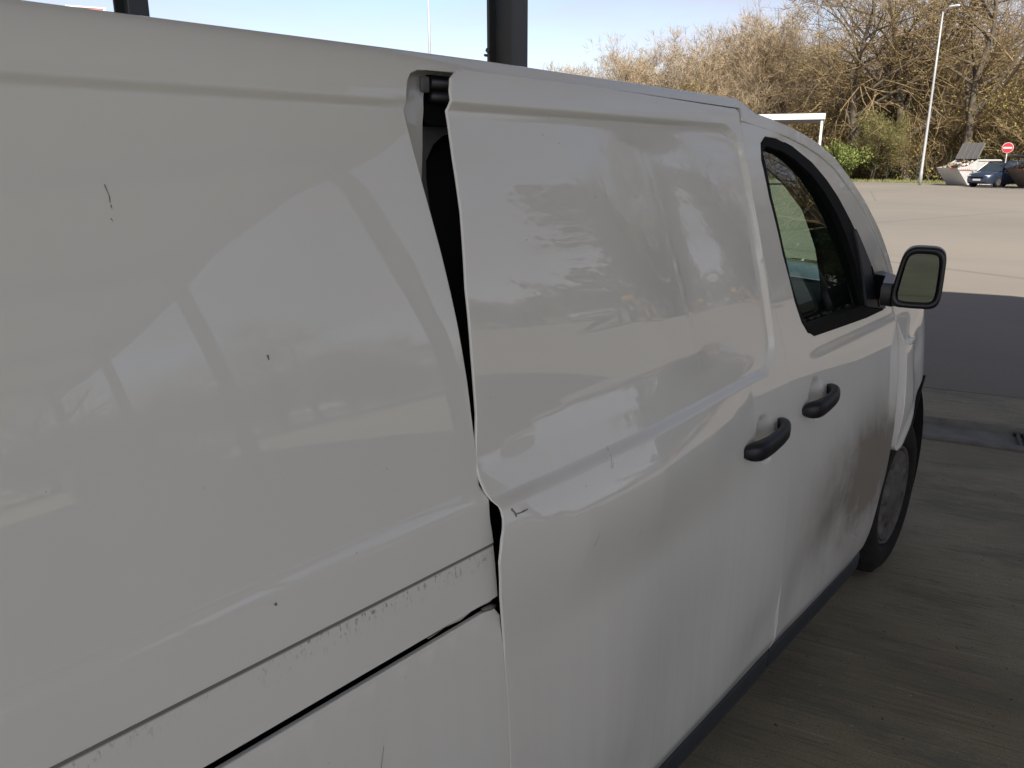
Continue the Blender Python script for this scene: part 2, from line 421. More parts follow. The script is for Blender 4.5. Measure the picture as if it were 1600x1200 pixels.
def S_slide(x, z):
    # recessed panel with rounded front corners
    xf = seg(z, [(1.17, 1.885), (1.24, 1.895), (1.45, 1.868), (1.6, 1.872), (1.70, 1.880), (1.76, 1.86)])
    cz0, cz1, rr = 1.168, 1.757, .06
    dxf = xf-x; dz0 = z-cz0; dz1 = cz1-z
    dcorn = lambda a, b: np.where((a < rr) & (b < rr), rr-np.hypot(rr-a, rr-b), np.minimum(a, b))
    d = np.minimum(dcorn(dxf, dz0), dcorn(dxf, dz1))
    rec = sm(d, -.0075, .0075)
    y = S0(x, z)+.014*rec-pop(x, z)
    inside = sm(d, 0, .06)
    # buckled skin of the upper panel: long folds and shallow hollows
    y += inside*(.017*gs(x, z, 1.50, 1.53, .13, .36, 24)-.0025*gs(x, z, 1.24, 1.58, .10, .25, 20)-.002*gs(x, z, 1.72, 1.36, .10, .20, -18))
    y += inside*(.006*gs(x, z, 1.62, 1.27, .16, .07, -8))
        # sharp little fold
    y += inside*(-.0016*gs(x, z, 1.49, 1.47, .008, .20, 14))
    # lower door skin pressed in
    y += .014*gs(x, z, 1.50, .62, .26, .20)-.007*gs(x, z, 1.15, .72, .16, .30)-.006*gs(x, z, 1.82, .80, .16, .22)+.010*gs(x, z, 1.88, .42, .16, .10)
    y += .008*gs(x, z, 1.10, .40, .2, .1)
    # rounded bottom hem
    y += .012*sm(z, .36, .30)
    # cup behind the handle
    y += .030*sm(1-np.hypot((x-1.800)/.058, (z-1.012)/.066), 0, .75)
    return y
def S_front(x, z):
    y = S0(x, z)
    y += .006*sm(z, 1.150, 1.172)*sm(x, 2.08, 2.2)            # shelf below the window
    y += -.010*gs(x, z, 2.45, .80, .30, .20)+.013*gs(x, z, 2.38, .55, .26, .12, 10)-.010*gs(x, z, 2.62, .42, .2, .07)+.008*gs(x, z, 2.10, .48, .10, .16)
    y += .012*sm(z, .36, .30)+.030*sm(1-np.hypot((x-2.150)/.058, (z-1.036)/.064), 0, .75)
    y += .004*np.exp(-((x-2.05)/.02)**2)*sm(z, 1.25, 1.1)*sm(z, .9, 1.0)*0
    return y
def S_fender(x, z):
    y = S0(x, z)-.028*sm(x, 3.2, 2.93)*sm(z, 1.17, 1.02)*sm(z, .58, .85)
    y += -.010*sm(np.abs(np.hypot(x-3.33, z-.40)-.47), .05, 0)*sm(x, 3.2, 3.0)
    y += .008*gs(x, z, 3.12, .98, .08, .05, 25)-.006*gs(x, z, 3.02, .88, .05, .12)
    return y

def inpoly(px, pz, poly):
    inside = np.zeros(len(px), bool); n = len(poly)
    for i in range(n):
        x1, z1 = poly[i]; x2, z2 = poly[(i+1) % n]
        if z1 == z2: continue
        c = ((z1 > pz) != (z2 > pz)) & (px < (x2-x1)*(pz-z1)/(z2-z1)+x1); inside ^= c
    return inside
def dist_poly(px, pz, poly):
    d = np.full(len(px), 1e9); n = len(poly)
    for i in range(n):
        a = np.array(poly[i]); b = np.array(poly[(i+1) % n]); ab = b-a; L = ab@ab
        if L == 0: continue
        t = np.clip(((px-a[0])*ab[0]+(pz-a[1])*ab[1])/L, 0, 1)
        d = np.minimum(d, np.hypot(px-a[0]-t*ab[0], pz-a[1]-t*ab[1]))
    return d
def dens(poly, s):
    out = []
    for i in range(len(poly)):
        a = poly[i]; b = poly[(i+1) % len(poly)]; n = max(1, int(math.ceil(math.hypot(b[0]-a[0], b[1]-a[1])/s)))
        for k in range(n): out.append((a[0]+(b[0]-a[0])*k/n, a[1]+(b[1]-a[1])*k/n))
    return out
def rounded(poly, r, n=5):
    """round polygon corners; r number or dict index->radius"""
    out = []; N_ = len(poly)
    for i, p in enumerate(poly):
        ri = r.get(i, 0) if isinstance(r, dict) else r
        if ri <= 0: out.append(p); continue
        P = Vector(p); a = (Vector(poly[i-1])-P); b = (Vector(poly[(i+1) % N_])-P)
        ra = min(ri, a.length*.45, b.length*.45); A_ = P+a.normalized()*ra; B_ = P+b.normalized()*ra
        for k in range(n+1):
            t = k/n; q = A_*(1-t)**2+P*2*t*(1-t)+B_*t*t; out.append((q.x, q.y))
    return out
YC = 1.70
def panel(name, outer, fn, m, parent, holes=(), step=.02, xs=None, zs=None, flange=.02, rim=.0022, bstep=None, mirror=False, holeflange=True, off=VAN):
    bstep = bstep or step
    outer = dens(outer, bstep); holes = [dens(h, bstep) for h in holes]
    X = [p[0] for p in outer]; Z = [p[1] for p in outer]
    if xs is None: xs = np.arange(min(X), max(X), step)
    if zs is None: zs = np.arange(min(Z), max(Z), step)
    gx, gz = np.meshgrid(xs, zs); gx = gx.ravel(); gz = gz.ravel()
    ok = inpoly(gx, gz, outer) & (dist_poly(gx, gz, outer) > bstep*.35)
    for h in holes: ok &= ~inpoly(gx, gz, h) & (dist_poly(gx, gz, h) > bstep*.35)
    gx = gx[ok]; gz = gz[ok]
    pts = [Vector(p) for p in outer]; edges = [(i, (i+1) % len(outer)) for i in range(len(outer))]
    for h in holes:
        b = len(pts); pts += [Vector(p) for p in h]; edges += [(b+i, b+(i+1) % len(h)) for i in range(len(h))]
    pts += [Vector((a, b)) for a, b in zip(gx, gz)]
    v, e, f, _, _, _ = delaunay_2d_cdt(pts, edges, [], 0, 1e-6)
    V = np.array([(a.x, a.y) for a in v]); F = np.array(f)
    c = V[F].mean(axis=1); ok = inpoly(c[:, 0], c[:, 1], outer)
    for h in holes: ok &= ~inpoly(c[:, 0], c[:, 1], h)
    F = F[ok]
    def nrm_(x, z):
        e_ = .0015
        a = (fn(x+e_, z)-fn(x-e_, z))/(2*e_); b = (fn(x, z+e_)-fn(x, z-e_))/(2*e_)
        n = np.stack([a, -np.ones_like(a), b], 1); return n/np.linalg.norm(n, axis=1)[:, None]
    y = fn(V[:, 0], V[:, 1]); verts = np.stack([V[:, 0], y, V[:, 1]], 1); nr = nrm_(V[:, 0], V[:, 1])
    faces = []
    # triangle winding so that it faces -y: (x,z) ccw seen from -y
    a = V[F[:, 0]]; b = V[F[:, 1]]; c2 = V[F[:, 2]]
    cr_ = (b[:, 0]-a[:, 0])*(c2[:, 1]-a[:, 1])-(b[:, 1]-a[:, 1])*(c2[:, 0]-a[:, 0])
    for t, k in zip(F.tolist(), cr_): faces.append(tuple(t) if k > 0 else (t[0], t[2], t[1]))
    VL = verts.tolist(); NL = nr.tolist()
    def ring(loop, hole):
        P = np.array(loop); nx = np.roll(P, -1, 0)-np.roll(P, 1, 0)
        area = np.sum(P[:, 0]*np.roll(P[:, 1], -1)-np.roll(P[:, 0], -1)*P[:, 1])
        out = np.stack([nx[:, 1], -nx[:, 0]], 1); out /= np.linalg.norm(out, axis=1)[:, None]+1e-9
        if (area < 0) != hole: out = -out
        n = len(P); base = len(VL); yy = fn(P[:, 0], P[:, 1]); nn = nrm_(P[:, 0], P[:, 1])
        side = np.stack([out[:, 0], np.zeros(n), out[:, 1]], 1)
        for i in range(n): VL.append([P[i, 0], yy[i], P[i, 1]]); NL.append(nn[i].tolist())
        Q = P+out*rim*.7
        for i in range(n): VL.append([Q[i, 0], yy[i]+rim*.35, Q[i, 1]]); k = side[i]+nn[i]; NL.append((k/np.linalg.norm(k)).tolist())
        Q = P+out*rim
        for i in range(n): VL.append([Q[i, 0], yy[i]+rim*1.4, Q[i, 1]]); NL.append(side[i].tolist())
        for i in range(n): VL.append([Q[i, 0], yy[i]+flange, Q[i, 1]]); NL.append(side[i].tolist())
        for l in range(3):
            for i in range(n):
                j = (i+1) % n; q = (base+l*n+i, base+l*n+j, base+(l+1)*n+j, base+(l+1)*n+i)
                v0, v1, v3 = (np.array(VL[q[0]]), np.array(VL[q[1]]), np.array(VL[q[3]]))
                if np.cross(v1-v0, v3-v0)@side[i] < 0 and l > 0 or (l == 0 and np.cross(v1-v0, v3-v0)@(side[i]+nn[i]) < 0): q = q[::-1]
                faces.append(q)
    if flange:
        ring(outer, False)
        if holeflange:
            for h in holes: ring(h, True)
    if mirror:
        VL = [[a, 2*YC-b, c] for a, b, c in VL]; NL = [[a, -b, c] for a, b, c in NL]; faces = [tuple(reversed(q)) for q in faces]
    return mesh_obj(name, VL, faces, m, parent, True, off, NL)

def fgrid(lo, hi, coarse, fine, *zones):
    out = []; v = lo
    while v < hi:
        out.append(v); v += fine if any(a <= v <= b for a, b in zones) else coarse
    return np.array(out)

van = empty('delivery_van', VAN, 'white panel van under the canopy with its sliding door dented and popped out', 'van')
REARX = -.95
# --- rear quarter, upper skin with the cant rail running forward above the doors
gapR = [(.806, 1.10+.0055), (.805, 1.14), (.809, 1.172), (.804, 1.193), (.807, 1.255), (.809, 1.353), (.807, 1.449), (.803, 1.543), (.797, 1.644), (.796, 1.70), (.797, 1.75), (.800, 1.775), (.807, 1.792), (.820, 1.805), (.838, 1.8115), (.86, 1.8135)]
up = [(REARX, 1.108)]+gapR+[(1.20, 1.8185), (1.925, 1.806), (1.93, 1.826), (1.0, 1.838), (REARX, 1.838)]
zsr = fgrid(1.10, 1.85, .022, .003, (1.168, 1.196), (1.744, 1.776))
panel('rear_side_panel', up, S_rear, PAINT, van, xs=np.arange(REARX, 1.93, .05), zs=zsr, bstep=.02, flange=.008)
panel('rail_cover_panel', [(REARX, 1.0185), (.8015, 1.0185), (.8045, 1.1035), (REARX, 1.1035)], S0, PAINT_G, van, xs=np.arange(REARX, .80, .06), zs=np.arange(1.02, 1.10, .02), bstep=.02, flange=.006)
arch = [(.20+.43*math.cos(a), .36+.43*math.sin(a)) for a in np.linspace(math.pi, 0, 17)]
low = [(REARX, .30)]+[(a, max(b, .30)) for a, b in arch]+[(.800, .30), (.8005, .70), (.8035, .80), (.803, .94), (.8015, .985), (.795, .9975), (.78, .9985), (REARX, .9985)]
panel('rear_lower_panel', low, lambda x, z: S0(x, z)+.004*sm(z, .985, .9985), PAINT_S, van, xs=np.arange(REARX, .8, .05), zs=fgrid(.3, 1.0, .03, .006, (.97, 1.0)), bstep=.02, flange=.008)
# slide rail in its slot, with the bent light end piece
b = MB()
for x in np.arange(REARX, .74, .1):
    x1 = min(x+.1, .74)
    b.box(x, x1, S0(x, 1.0)+.045, S0(x, 1.0)+.07, .97, 1.04)
b.build('slide_rail', BLACK, van, off=VAN)  # rail coloured black to put the shade into the slot
b = MB()
pts = [(.655, 1.0135), (.69, 1.0155), (.72, 1.0165), (.75, 1.018), (.785, 1.0185), (.797, 1.018)]
vs = []; fs = []
for i, (x, z) in enumerate(pts):
    wv = .005*math.sin(i*2.4)
    for dy, dz in ((.002, 0), (.001+.004*(i % 2), -.004), (.010+wv, -.0065), (.022, -.004)): vs.append((x, S0(x, z)+dy, z+dz*min(1, (i+.4)/2.2)))
for i in range(len(pts)-1):
    for k in range(3): fs.append((i*4+k, i*4+k+1, i*4+k+5, i*4+k+4))
b.add(vs, fs); o = b.build('bent_rail_end', PAINT, van, True, VAN); tag(o, label='crumpled white end of the door rail')
b = MB(); b.tube([(.772, S0(.772, 1.003)+.008, 1.0035), (.787, S0(.787, 1.003)+.004, 1.004), (.799, S0(.8, 1.003)+.006, 1.001)], [.0035, .005, .004], 8); b.build('rail_stop', INNERM, van, True, VAN)

# --- sliding door
edge = [(.806, .706, .748), (.808, .827, .755), (.811, .938, .765), (.814, 1.025, .775), (.822, 1.086, .784), (.834, 1.120, .790), (.843, 1.146, .795), (.839, 1.164, .798), (.822, 1.186, .802), (.813, 1.205, .805), (.809, 1.219, .807), (.818, 1.302, .822), (.826, 1.389, .838), (.838, 1.493, .862), (.862, 1.605, .896), (.873, 1.680, .921), (.885, 1.735, .942), (.889, 1.758, .951), (.8925, 1.778, .958), (.900, 1.795, .964), (.916, 1.806, .969), (.938, 1.8105, .974)]
DE = []
for x, z, y in edge:
    yn = float(S0(x, z)-pop(x, z)); DE.append((x*yn/y+.0065*float(sm(z, 1.20, 1.28)*sm(z, 1.82, 1.60)), z))
shutB = [(1.902, 1.792), (1.884, 1.68), (1.872, 1.58), (1.872, 1.452), (1.915, 1.318), (1.950, 1.215), (1.964, 1.111), (1.961, .942), (1.938, .774), (1.932, .671), (1.962, .464), (1.990, .311)]
def shut(off): return [(x+off, z) for x, z in shutB]
slide = [(.805, .306)]+DE+[(1.20, 1.8115), (1.895, 1.800)]+shut(0)
xs = fgrid(.80, 2.0, .014, .0035, (1.845, 1.915)); zs = fgrid(.30, 1.82, .016, .0038, (1.135, 1.235), (1.735, 1.772), (.965, 1.06))
panel('sliding_door', slide, S_slide, PAINT_S, van, xs=xs, zs=zs, bstep=.008, flange=.0045)
sdoor = van.children[-1]
# inner skin of the door seen through the gap
# --- front door
sil = [(1.91, 1.800), (2.00, 1.793), (2.10, 1.781), (2.20, 1.768), (2.30, 1.748), (2.40, 1.722), (2.50, 1.682), (2.60, 1.618), (2.69, 1.552), (2.79, 1.455), (2.86, 1.370), (2.91, 1.295), (2.935, 1.21)]
win = [(1.990, 1.722), (2.03, 1.741), (2.104, 1.737), (2.20, 1.716), (2.317, 1.672), (2.40, 1.624), (2.467, 1.573), (2.54, 1.500), (2.62, 1.412), (2.71, 1.315), (2.80, 1.225), (2.79, 1.195), (2.62, 1.193), (2.40, 1.199), (2.173, 1.206), (2.118, 1.222), (2.078, 1.256), (2.040, 1.321), (1.992, 1.442), (1.968, 1.586), (1.968, 1.680)]
dfront = [(2.885, 1.196), (2.905, 1.12), (2.913, 1.053), (2.912, .917), (2.890, .738), (2.858, .599), (2.811, .488), (2.742, .366), (2.715, .322), (2.69, .306)]
fdoor = [(p[0], p[1]) for p in reversed(shut(.0035))]
fdoor[-1] = (1.908, 1.770)
top = [(x-.018, z-.030) for x, z in sil[1:]]
fd = fdoor+top+[(2.90, 1.235)]+dfront[0:]
xs = fgrid(1.86, 2.95, .016, .008, (2.10, 2.22)); zs = fgrid(.30, 1.80, .016, .006, (.98, 1.09), (1.145, 1.176))
# polygons run in one direction: shut line up, along the top, down the front edge
fdpanel = panel('front_door', fd, S_front, PAINT_D, van, holes=[win], xs=xs, zs=zs, bstep=.009, flange=.018)
# cab rail outside the door frame up to the silhouette
rail = [(1.93, 1.8055)]+[(x, z) for x, z in sil]+[(2.925, 1.20)]+[(2.905, 1.235)]+[(x+.0035-.018, z+.0035-.030) for x, z in reversed(sil[1:])]+[(1.935, 1.776)]
panel('roof_side_rail', [(1.915, 1.775)]+[(1.930, 1.806), (1.936, 1.8245), (1.96, 1.811)]+sil[1:]+[(2.915, 1.20), (2.905, 1.232)]+[(x-.0145, z-.0265) for x, z in reversed(sil[1:-1])], S0, PAINT, van, step=.02, bstep=.012, flange=.012)
# window: black seal ring, glass, mirror sail
glass = [(1.999, 1.700), (2.03, 1.716), (2.125, 1.704), (2.20, 1.682), (2.295, 1.640), (2.37, 1.589), (2.437, 1.525), (2.49, 1.455), (2.540, 1.372), (2.58, 1.295), (2.600, 1.236), (2.145, 1.236), (2.112, 1.250), (2.075, 1.299), (2.035, 1.375), (2.012, 1.46), (1.994, 1.586)]
# belt-plane for the flat glass
def S_glass(x, z):
    """one flat pane leaning inward"""
    return .861+.012+.035*(x-2.2)+.249*(z-1.22)+.012*0
sail = [(2.605, 1.232), (2.590, 1.320), (2.570, 1.395), (2.545, 1.468), (2.56, 1.472), (2.63, 1.394), (2.715, 1.302), (2.792, 1.222), (2.785, 1.201)]
ringo = [(x, z) for x, z in win]
panel('window_seal', ringo, lambda x, z: np.maximum(S0(x, z)+.004, 0), BLACK, van, holes=[glass], step=.02, bstep=.012, flange=.02)
sp = panel('mirror_sail', sail, lambda x, z: S0(x, z)-.004, PLAST, van, step=.02, bstep=.012, flange=.012)
gl = panel('side_window', glass, lambda x, z: S0(x, z)*.35+S_glass(x, z)*.65+.008, GLASS, van, step=.02, bstep=.02, flange=0)
b = MB(); b.tube([(2.665, S0(2.665, 1.35)-.0052, 1.350), (2.70, S0(2.70, 1.27)-.0052, 1.270), (2.715, S0(2.71, 1.21)-.0052, 1.215)], .002, 5); b.build('sail_joint', BLACK, van, off=VAN)

# --- front wing
ar = [(3.33+.46*math.cos(a), .40+.46*math.sin(a)) for a in np.linspace(R(178), R(97), 14)]
wing = [(2.893, 1.192), (2.913, 1.12), (2.921, 1.053), (2.920, .917), (2.898, .738), (2.900, .690), (2.918, .672)]+[(p[0], p[1]) for p in ar if p[1] > .68]+[(3.30, .872), (3.36, .885), (3.70, .89), (4.04, .90), (4.08, 1.0), (3.98, 1.06), (3.7, 1.11), (3.4, 1.15), (3.15, 1.178)]
panel('front_wing', wing, S_fender, PAINT_S, van, step=.016, bstep=.010, flange=.035)
b = MB(); b.box(2.965, 3.005, S_fender(2.98, 1.06)-.012, S_fender(2.98, 1.06)+.01, 1.05, 1.078, bev=.006); o = b.build('side_indicator', LAMPC, van, True, VAN)
# dark front bumper with its end wrapping round to the wheel arch
bump = [(3.385, .845), (3.55, .800), (3.75, .745), (4.05, .68), (4.10, .60), (4.06, .24), (3.80, .22), (3.74, .40), (3.70, .58), (3.60, .74), (3.48, .83)]
panel('front_bumper', bump, lambda x, z: (.2565+.022*(.85-z))*x+.6*np.maximum(0, x-3.85)**2, PLAST, van, step=.03, bstep=.02, flange=.05)
b = MB()
for k in range(10):
    a0, a1 = R(95+k*8.6), R(95+(k+1)*8.6)
    for q in (0,):
        r1, r2 = .455, .462
        vs = [(3.33+r*math.cos(a), yy, .40+r*math.sin(a)) for a in (a0, a1) for r in (r1,) for yy in (.90, 1.22)]
        b.add(vs, [(0, 1, 3, 2)])
for k in range(14):
    a0, a1 = R(95-k*8.6), R(95-(k+1)*8.6)
    vs = [(3.33+.455*math.cos(a), yy, .40+.455*math.sin(a)) for a in (a0, a1) for yy in (.95, 1.22)]
    b.add(vs, [(0, 1, 3, 2)])
b.box(2.86, 3.8, 1.20, 1.23, .2, 1.0)
b.build('wheel_arch_liner', INT, van, off=VAN)

# --- sills
def sill(x0, x1):
    b = MB(); n = 8; vs = []; fs = []
    for i in range(n+1):
        x = x0+(x1-x0)*i/n; y = float(S0(x, .3))
        for dy, z in ((.05, .318), (.020, .300), (.014, .285), (.018, .235), (.035, .195), (.09, .180), (.2, .19)): vs.append((x, y+dy, z))
    for i in range(n):
        for k in range(6): fs.append((i*7+k, (i+1)*7+k, (i+1)*7+k+1, i*7+k+1))
    b.add(vs, fs); fs2 = [tuple(range(7)), tuple(reversed(range(n*7, n*7+7)))]; b.add(vs, fs2)
    return b.build('sill_trim', PLAST, van, off=VAN)
sill(.70, 2.000); sill(2.006, 2.80)
b = MB(); b.tube([(2.73, .868, .335), (2.765, .862, .362), (2.80, .860, .395)], .007, 6); tag(b.build('torn_trim_clip', PAINT, van, True, VAN), label='broken white clip at the bottom corner of the front door')

# --- door handles: bowed grips
def handle(x0, x1, z0, z1, fn):
    n = 24; vs = []; fs = []; m_ = 14
    T_ = [0, .05, .12, .22, .40, .62, .78, .88, .95, 1.0]
    OFF = [.008, .018, .026, .033, .038, .039, .036, .028, .018, .004]
    HZ = [.010, .020, .0225, .0225, .0215, .0205, .0195, .0185, .0175, .015]
    HY = [.007, .017, .020, .018, .0145, .0125, .0125, .013, .014, .014]
    ctr = []
    for i in range(n+1):
        t = i/n; x = x0+(x1-x0)*t; z = z0+(z1-z0)*t; zf = z0+(z1-z0)*.5
        base_ = float(S0(x, zf))
        ctr.append((Vector((x, base_-float(np.interp(t, T_, OFF)), z)), float(np.interp(t, T_, HZ)), float(np.interp(t, T_, HY))))
    for i, (c, hz, hy) in enumerate(ctr):
        d = (ctr[min(i+1, n)][0]-ctr[max(i-1, 0)][0]); d.z = 0; d.normalize(); nn = Vector((d.y, -d.x, 0))
        if i < 4: nn = nn.lerp(Vector((0, -1, 0)), .8)
        for k in range(m_):
            a = 2*math.pi*k/m_; ca, sa = math.cos(a), math.sin(a); pa = abs(ca)**.6*(1 if ca > 0 else -1); pb = abs(sa)**.6*(1 if sa > 0 else -1)
            vs.append(tuple(c+nn*hy*pa+Vector((0, 0, hz*pb))))
    for i in range(n):
        for k in range(m_): fs.append((i*m_+k, i*m_+(k+1) % m_, (i+1)*m_+(k+1) % m_, (i+1)*m_+k))
    fs.append(tuple(reversed(range(m_)))); fs.append(tuple(n*m_+k for k in range(m_)))
    o = mesh_obj('door_handle', vs, fs, HANDLE, van, True, VAN); autosmooth(o, 45); return o
def put(o, p):
    o.parent = p
    o.location = o.location
handle(1.672, 1.890, 1.008, 1.030, S_slide); handle(2.040, 2.238, 1.024, 1.046, S_front)

# --- scrapes on the door
def flake(pts, th, fn, m=SCRATCH, name='paint_scrape'):
    b = MB()
    for i in range(len(pts)-1):
        (x0, z0), (x1, z1) = pts[i], pts[i+1]; dx, dz = x1-x0, z1-z0; l = math.hypot(dx, dz) or 1; nx, nz = -dz/l*th, dx/l*th
        q = [(x0-nx, z0-nz), (x1-nx*.6, z1-nz*.6), (x1+nx*.6, z1+nz*.6), (x0+nx, z0+nz)]
        b.add([(a, float(fn(a, c))-.0008, c) for a, c in q], [(0, 1, 2, 3)])
    return b.build(name, m, van, off=VAN)
flake([(.8365, 1.150), (.842, 1.1475), (.852, 1.147), (.866, 1.1475)], .0012, S_slide)
flake([(.833, 1.157), (.838, 1.150), (.8385, 1.144)], .0022, S_slide)
for q in [[(1.096, 1.148), (1.105, 1.160), (1.112, 1.166)], [(1.100, 1.146), (1.108, 1.156)], [(1.116, 1.171), (1.122, 1.176)]]: flake(q, .0004, S_slide)
for q in [[(.345, 1.655), (.347, 1.643), (.346, 1.636)], [(.346, 1.634), (.3465, 1.630)], [(.3425, 1.620), (.344, 1.617)]]: flake(q, .0006, S_rear)
flake([(.486, 1.452), (.4865, 1.446)], .0012, S_rear); flake([(.430, 1.164), (.432, 1.161)], .002, S_rear); flake([(.3755, 1.318), (.378, 1.322)], .001, S_rear, LAMPC)
flake([(1.02, 1.03), (1.035, 1.05)], .0005, S_slide); flake([(.545, .865), (.555, .90)], .0005, lambda x, z: S0(x, z))
for q in [[(2.55, .47), (2.60, .44)], [(2.585, .452), (2.62, .425)]]: flake(q, .002, S_front, LAMPC)
flake([(2.36, .47), (2.364, .455)], .004, S_front, LAMPC)

# --- jamb behind the open gap
jamb = [(.74, 1.50), (.74, 1.822), (.79, 1.826), (1.25, 1.828), (1.25, 1.808), (.905, 1.808), (.893, 1.804), (.880, 1.792), (.872, 1.776), (.866, 1.756), (.857, 1.737), (.841, 1.70), (.827, 1.675), (.803, 1.63), (.785, 1.50)]
panel('door_jamb', jamb, lambda x, z: S0(x, z)+.030+.012*sm(x, .80, .86), PAINT, van, step=.02, bstep=.010, flange=.012)
frame_ = [(1.25, 1.738), (.87, 1.738), (.835, 1.60), (.85, 1.56), (.859, 1.61), (.866, 1.651), (.876, 1.680), (.901, 1.705), (.929, 1.720), (.964, 1.726), (1.25, 1.728)]
panel('inner_frame', frame_, lambda x, z: S0(x, z)+.078, INNERM, van, step=.02, bstep=.008, flange=.02)  # body-coloured frame, its shade put into the grey
b = MB(); pp = [(1.25, 1.7262), (.964, 1.7242), (.930, 1.7182), (.903, 1.7035), (.878, 1.679), (.868, 1.650), (.861, 1.61), (.852, 1.56), (.84, 1.40), (.835, 1.2), (.83, .9), (.83, .4)]
b.tube([(x, float(S0(x, z))+.086, z) for x, z in pp], .006, 8); b.build('door_seal', BLACK, van, True, VAN)
panel('dark_gap_backing', [(.70, .32), (.70, 1.80), (1.6, 1.80), (1.6, .32)], lambda x, z: S0(x, z)+.115, INT, van, step=.06, bstep=.05, flange=.0)  # near-black sheet standing in for the shade behind the door gap
# the roller rail at the top of the opening with its light bracket and rubber
b = MB(); y0 = float(S0(.9, 1.79))
b.tube([(.886, y0+.040, 1.797), (1.9, y0+.055, 1.792)], .0125, 10); b.tube([(.884, y0+.036, 1.776), (1.9, y0+.055, 1.772)], .010, 10)
b.build('roller_rail', GLOSSB, van, True, VAN)
b = MB(); b.box(.855, .872, y0+.019, y0+.026, 1.780, 1.804, bev=.003); b.build('rail_bracket', INNERM, van, True, VAN)
rub = [(.888, 1.768), (.882, 1.762), (.890, 1.756), (.874, 1.750), (.869, 1.740), (.871, 1.728), (.884, 1.7225), (1.25, 1.724), (1.25, 1.80), (.895, 1.797), (.892, 1.78)]
panel('rubber_cover', [(x, z+.012) if z < 1.77 else (x, z) for x, z in rub], lambda x, z: S0(x, z)+.050, BLACK, van, step=.02, bstep=.008, flange=.03)

# --- door mirror
mm = empty('tmp', (0, 0, 0), None, None); bpy.data.objects.remove(mm)
MC = Vector((2.585, .722, 1.338)); ry = R(16)          # face turned towards the driver's side slightly
def mpt(u, v, d):
    """u across (to the right of the picture, -y), v up, d towards the rear (-x)"""
    tx = Vector((math.sin(ry), -math.cos(ry), 0)); back = Vector((-math.cos(ry), -math.sin(ry), 0))
    return MC+tx*u+Vector((0, 0, v))+back*d
def superring(wl, wr, hb, ht, n=36, ex=.42):
    o = []
    for k in range(n):
        a = 2*math.pi*k/n; ca, sa = math.cos(a), math.sin(a)
        u = (wr if ca > 0 else wl)*abs(ca)**ex*(1 if ca > 0 else -1); v = (ht if sa > 0 else hb)*abs(sa)**ex*(1 if sa > 0 else -1)
        u += -.016*(-v)/.1 if ca < 0 else 0
        o.append((u, v))
    return o
rg = superring(.063, .066, .093, .093)
lay = [(.77, 0.004, .0), (.84, .012, 0), (.97, .013, 0), (1.0, .004, 0), (1.02, -.02, .0), (1.0, -.055, 0), (.90, -.085, 0), (.70, -.105, 0), (.35, -.115, 0), (.02, -.118, 0)]
vs = []; fs = []
for s_, d, _ in lay:
    for u, v in rg: vs.append(tuple(mpt(u*s_, v*s_, d)))
n = len(rg)
for i in range(len(lay)-1):
    for k in range(n): fs.append((i*n+k, (i+1)*n+k, (i+1)*n+(k+1) % n, i*n+(k+1) % n))
mirror = mesh_obj('wing_mirror', vs, fs, GLOSSB, van, True, VAN)
vs = [tuple(mpt(u*.78, v*.87, .0085)) for u, v in rg]+[tuple(mpt(u*.71, v*.81, .0035)) for u, v in rg]
fs = [(k, (k+1) % n, n+(k+1) % n, n+k) for k in range(n)]
o = mesh_obj('mirror_rim', vs, fs, BLACK, mirror, True, VAN)
vs = [tuple(mpt(u*.735, v*.83, .0050)) for u, v in rg]
o = mesh_obj('mirror_glass', vs, [tuple(range(n))], CHROME, mirror, False, VAN)
b = MB()
arm = [mpt(-.055, -.060, -.035), mpt(-.085, -.058, -.035), Vector((2.70, .84, 1.285)), Vector((2.74, .905, 1.28))]
vs = []; fs = []
for i, p in enumerate(arm):
    hz = (.036, .034, .038, .045)[i]; hx = (.03, .028, .03, .05)[i]
    for dx, dz in ((-1, -.6), (-.8, -1), (.8, -1), (1, -.6), (1, .6), (.8, 1), (-.8, 1), (-1, .6)): vs.append((p.x+dx*hx*.9, p.y-dx*hx*.35, p.z+dz*hz))
for i in range(3):
    for k in range(8): fs.append((i*8+k, i*8+(k+1) % 8, (i+1)*8+(k+1) % 8, (i+1)*8+k))
fs.append(tuple(reversed(range(8)))); b.add(vs, fs); o = b.build('mirror_arm', GLOSSB, van, False, VAN); autosmooth(o, 50)

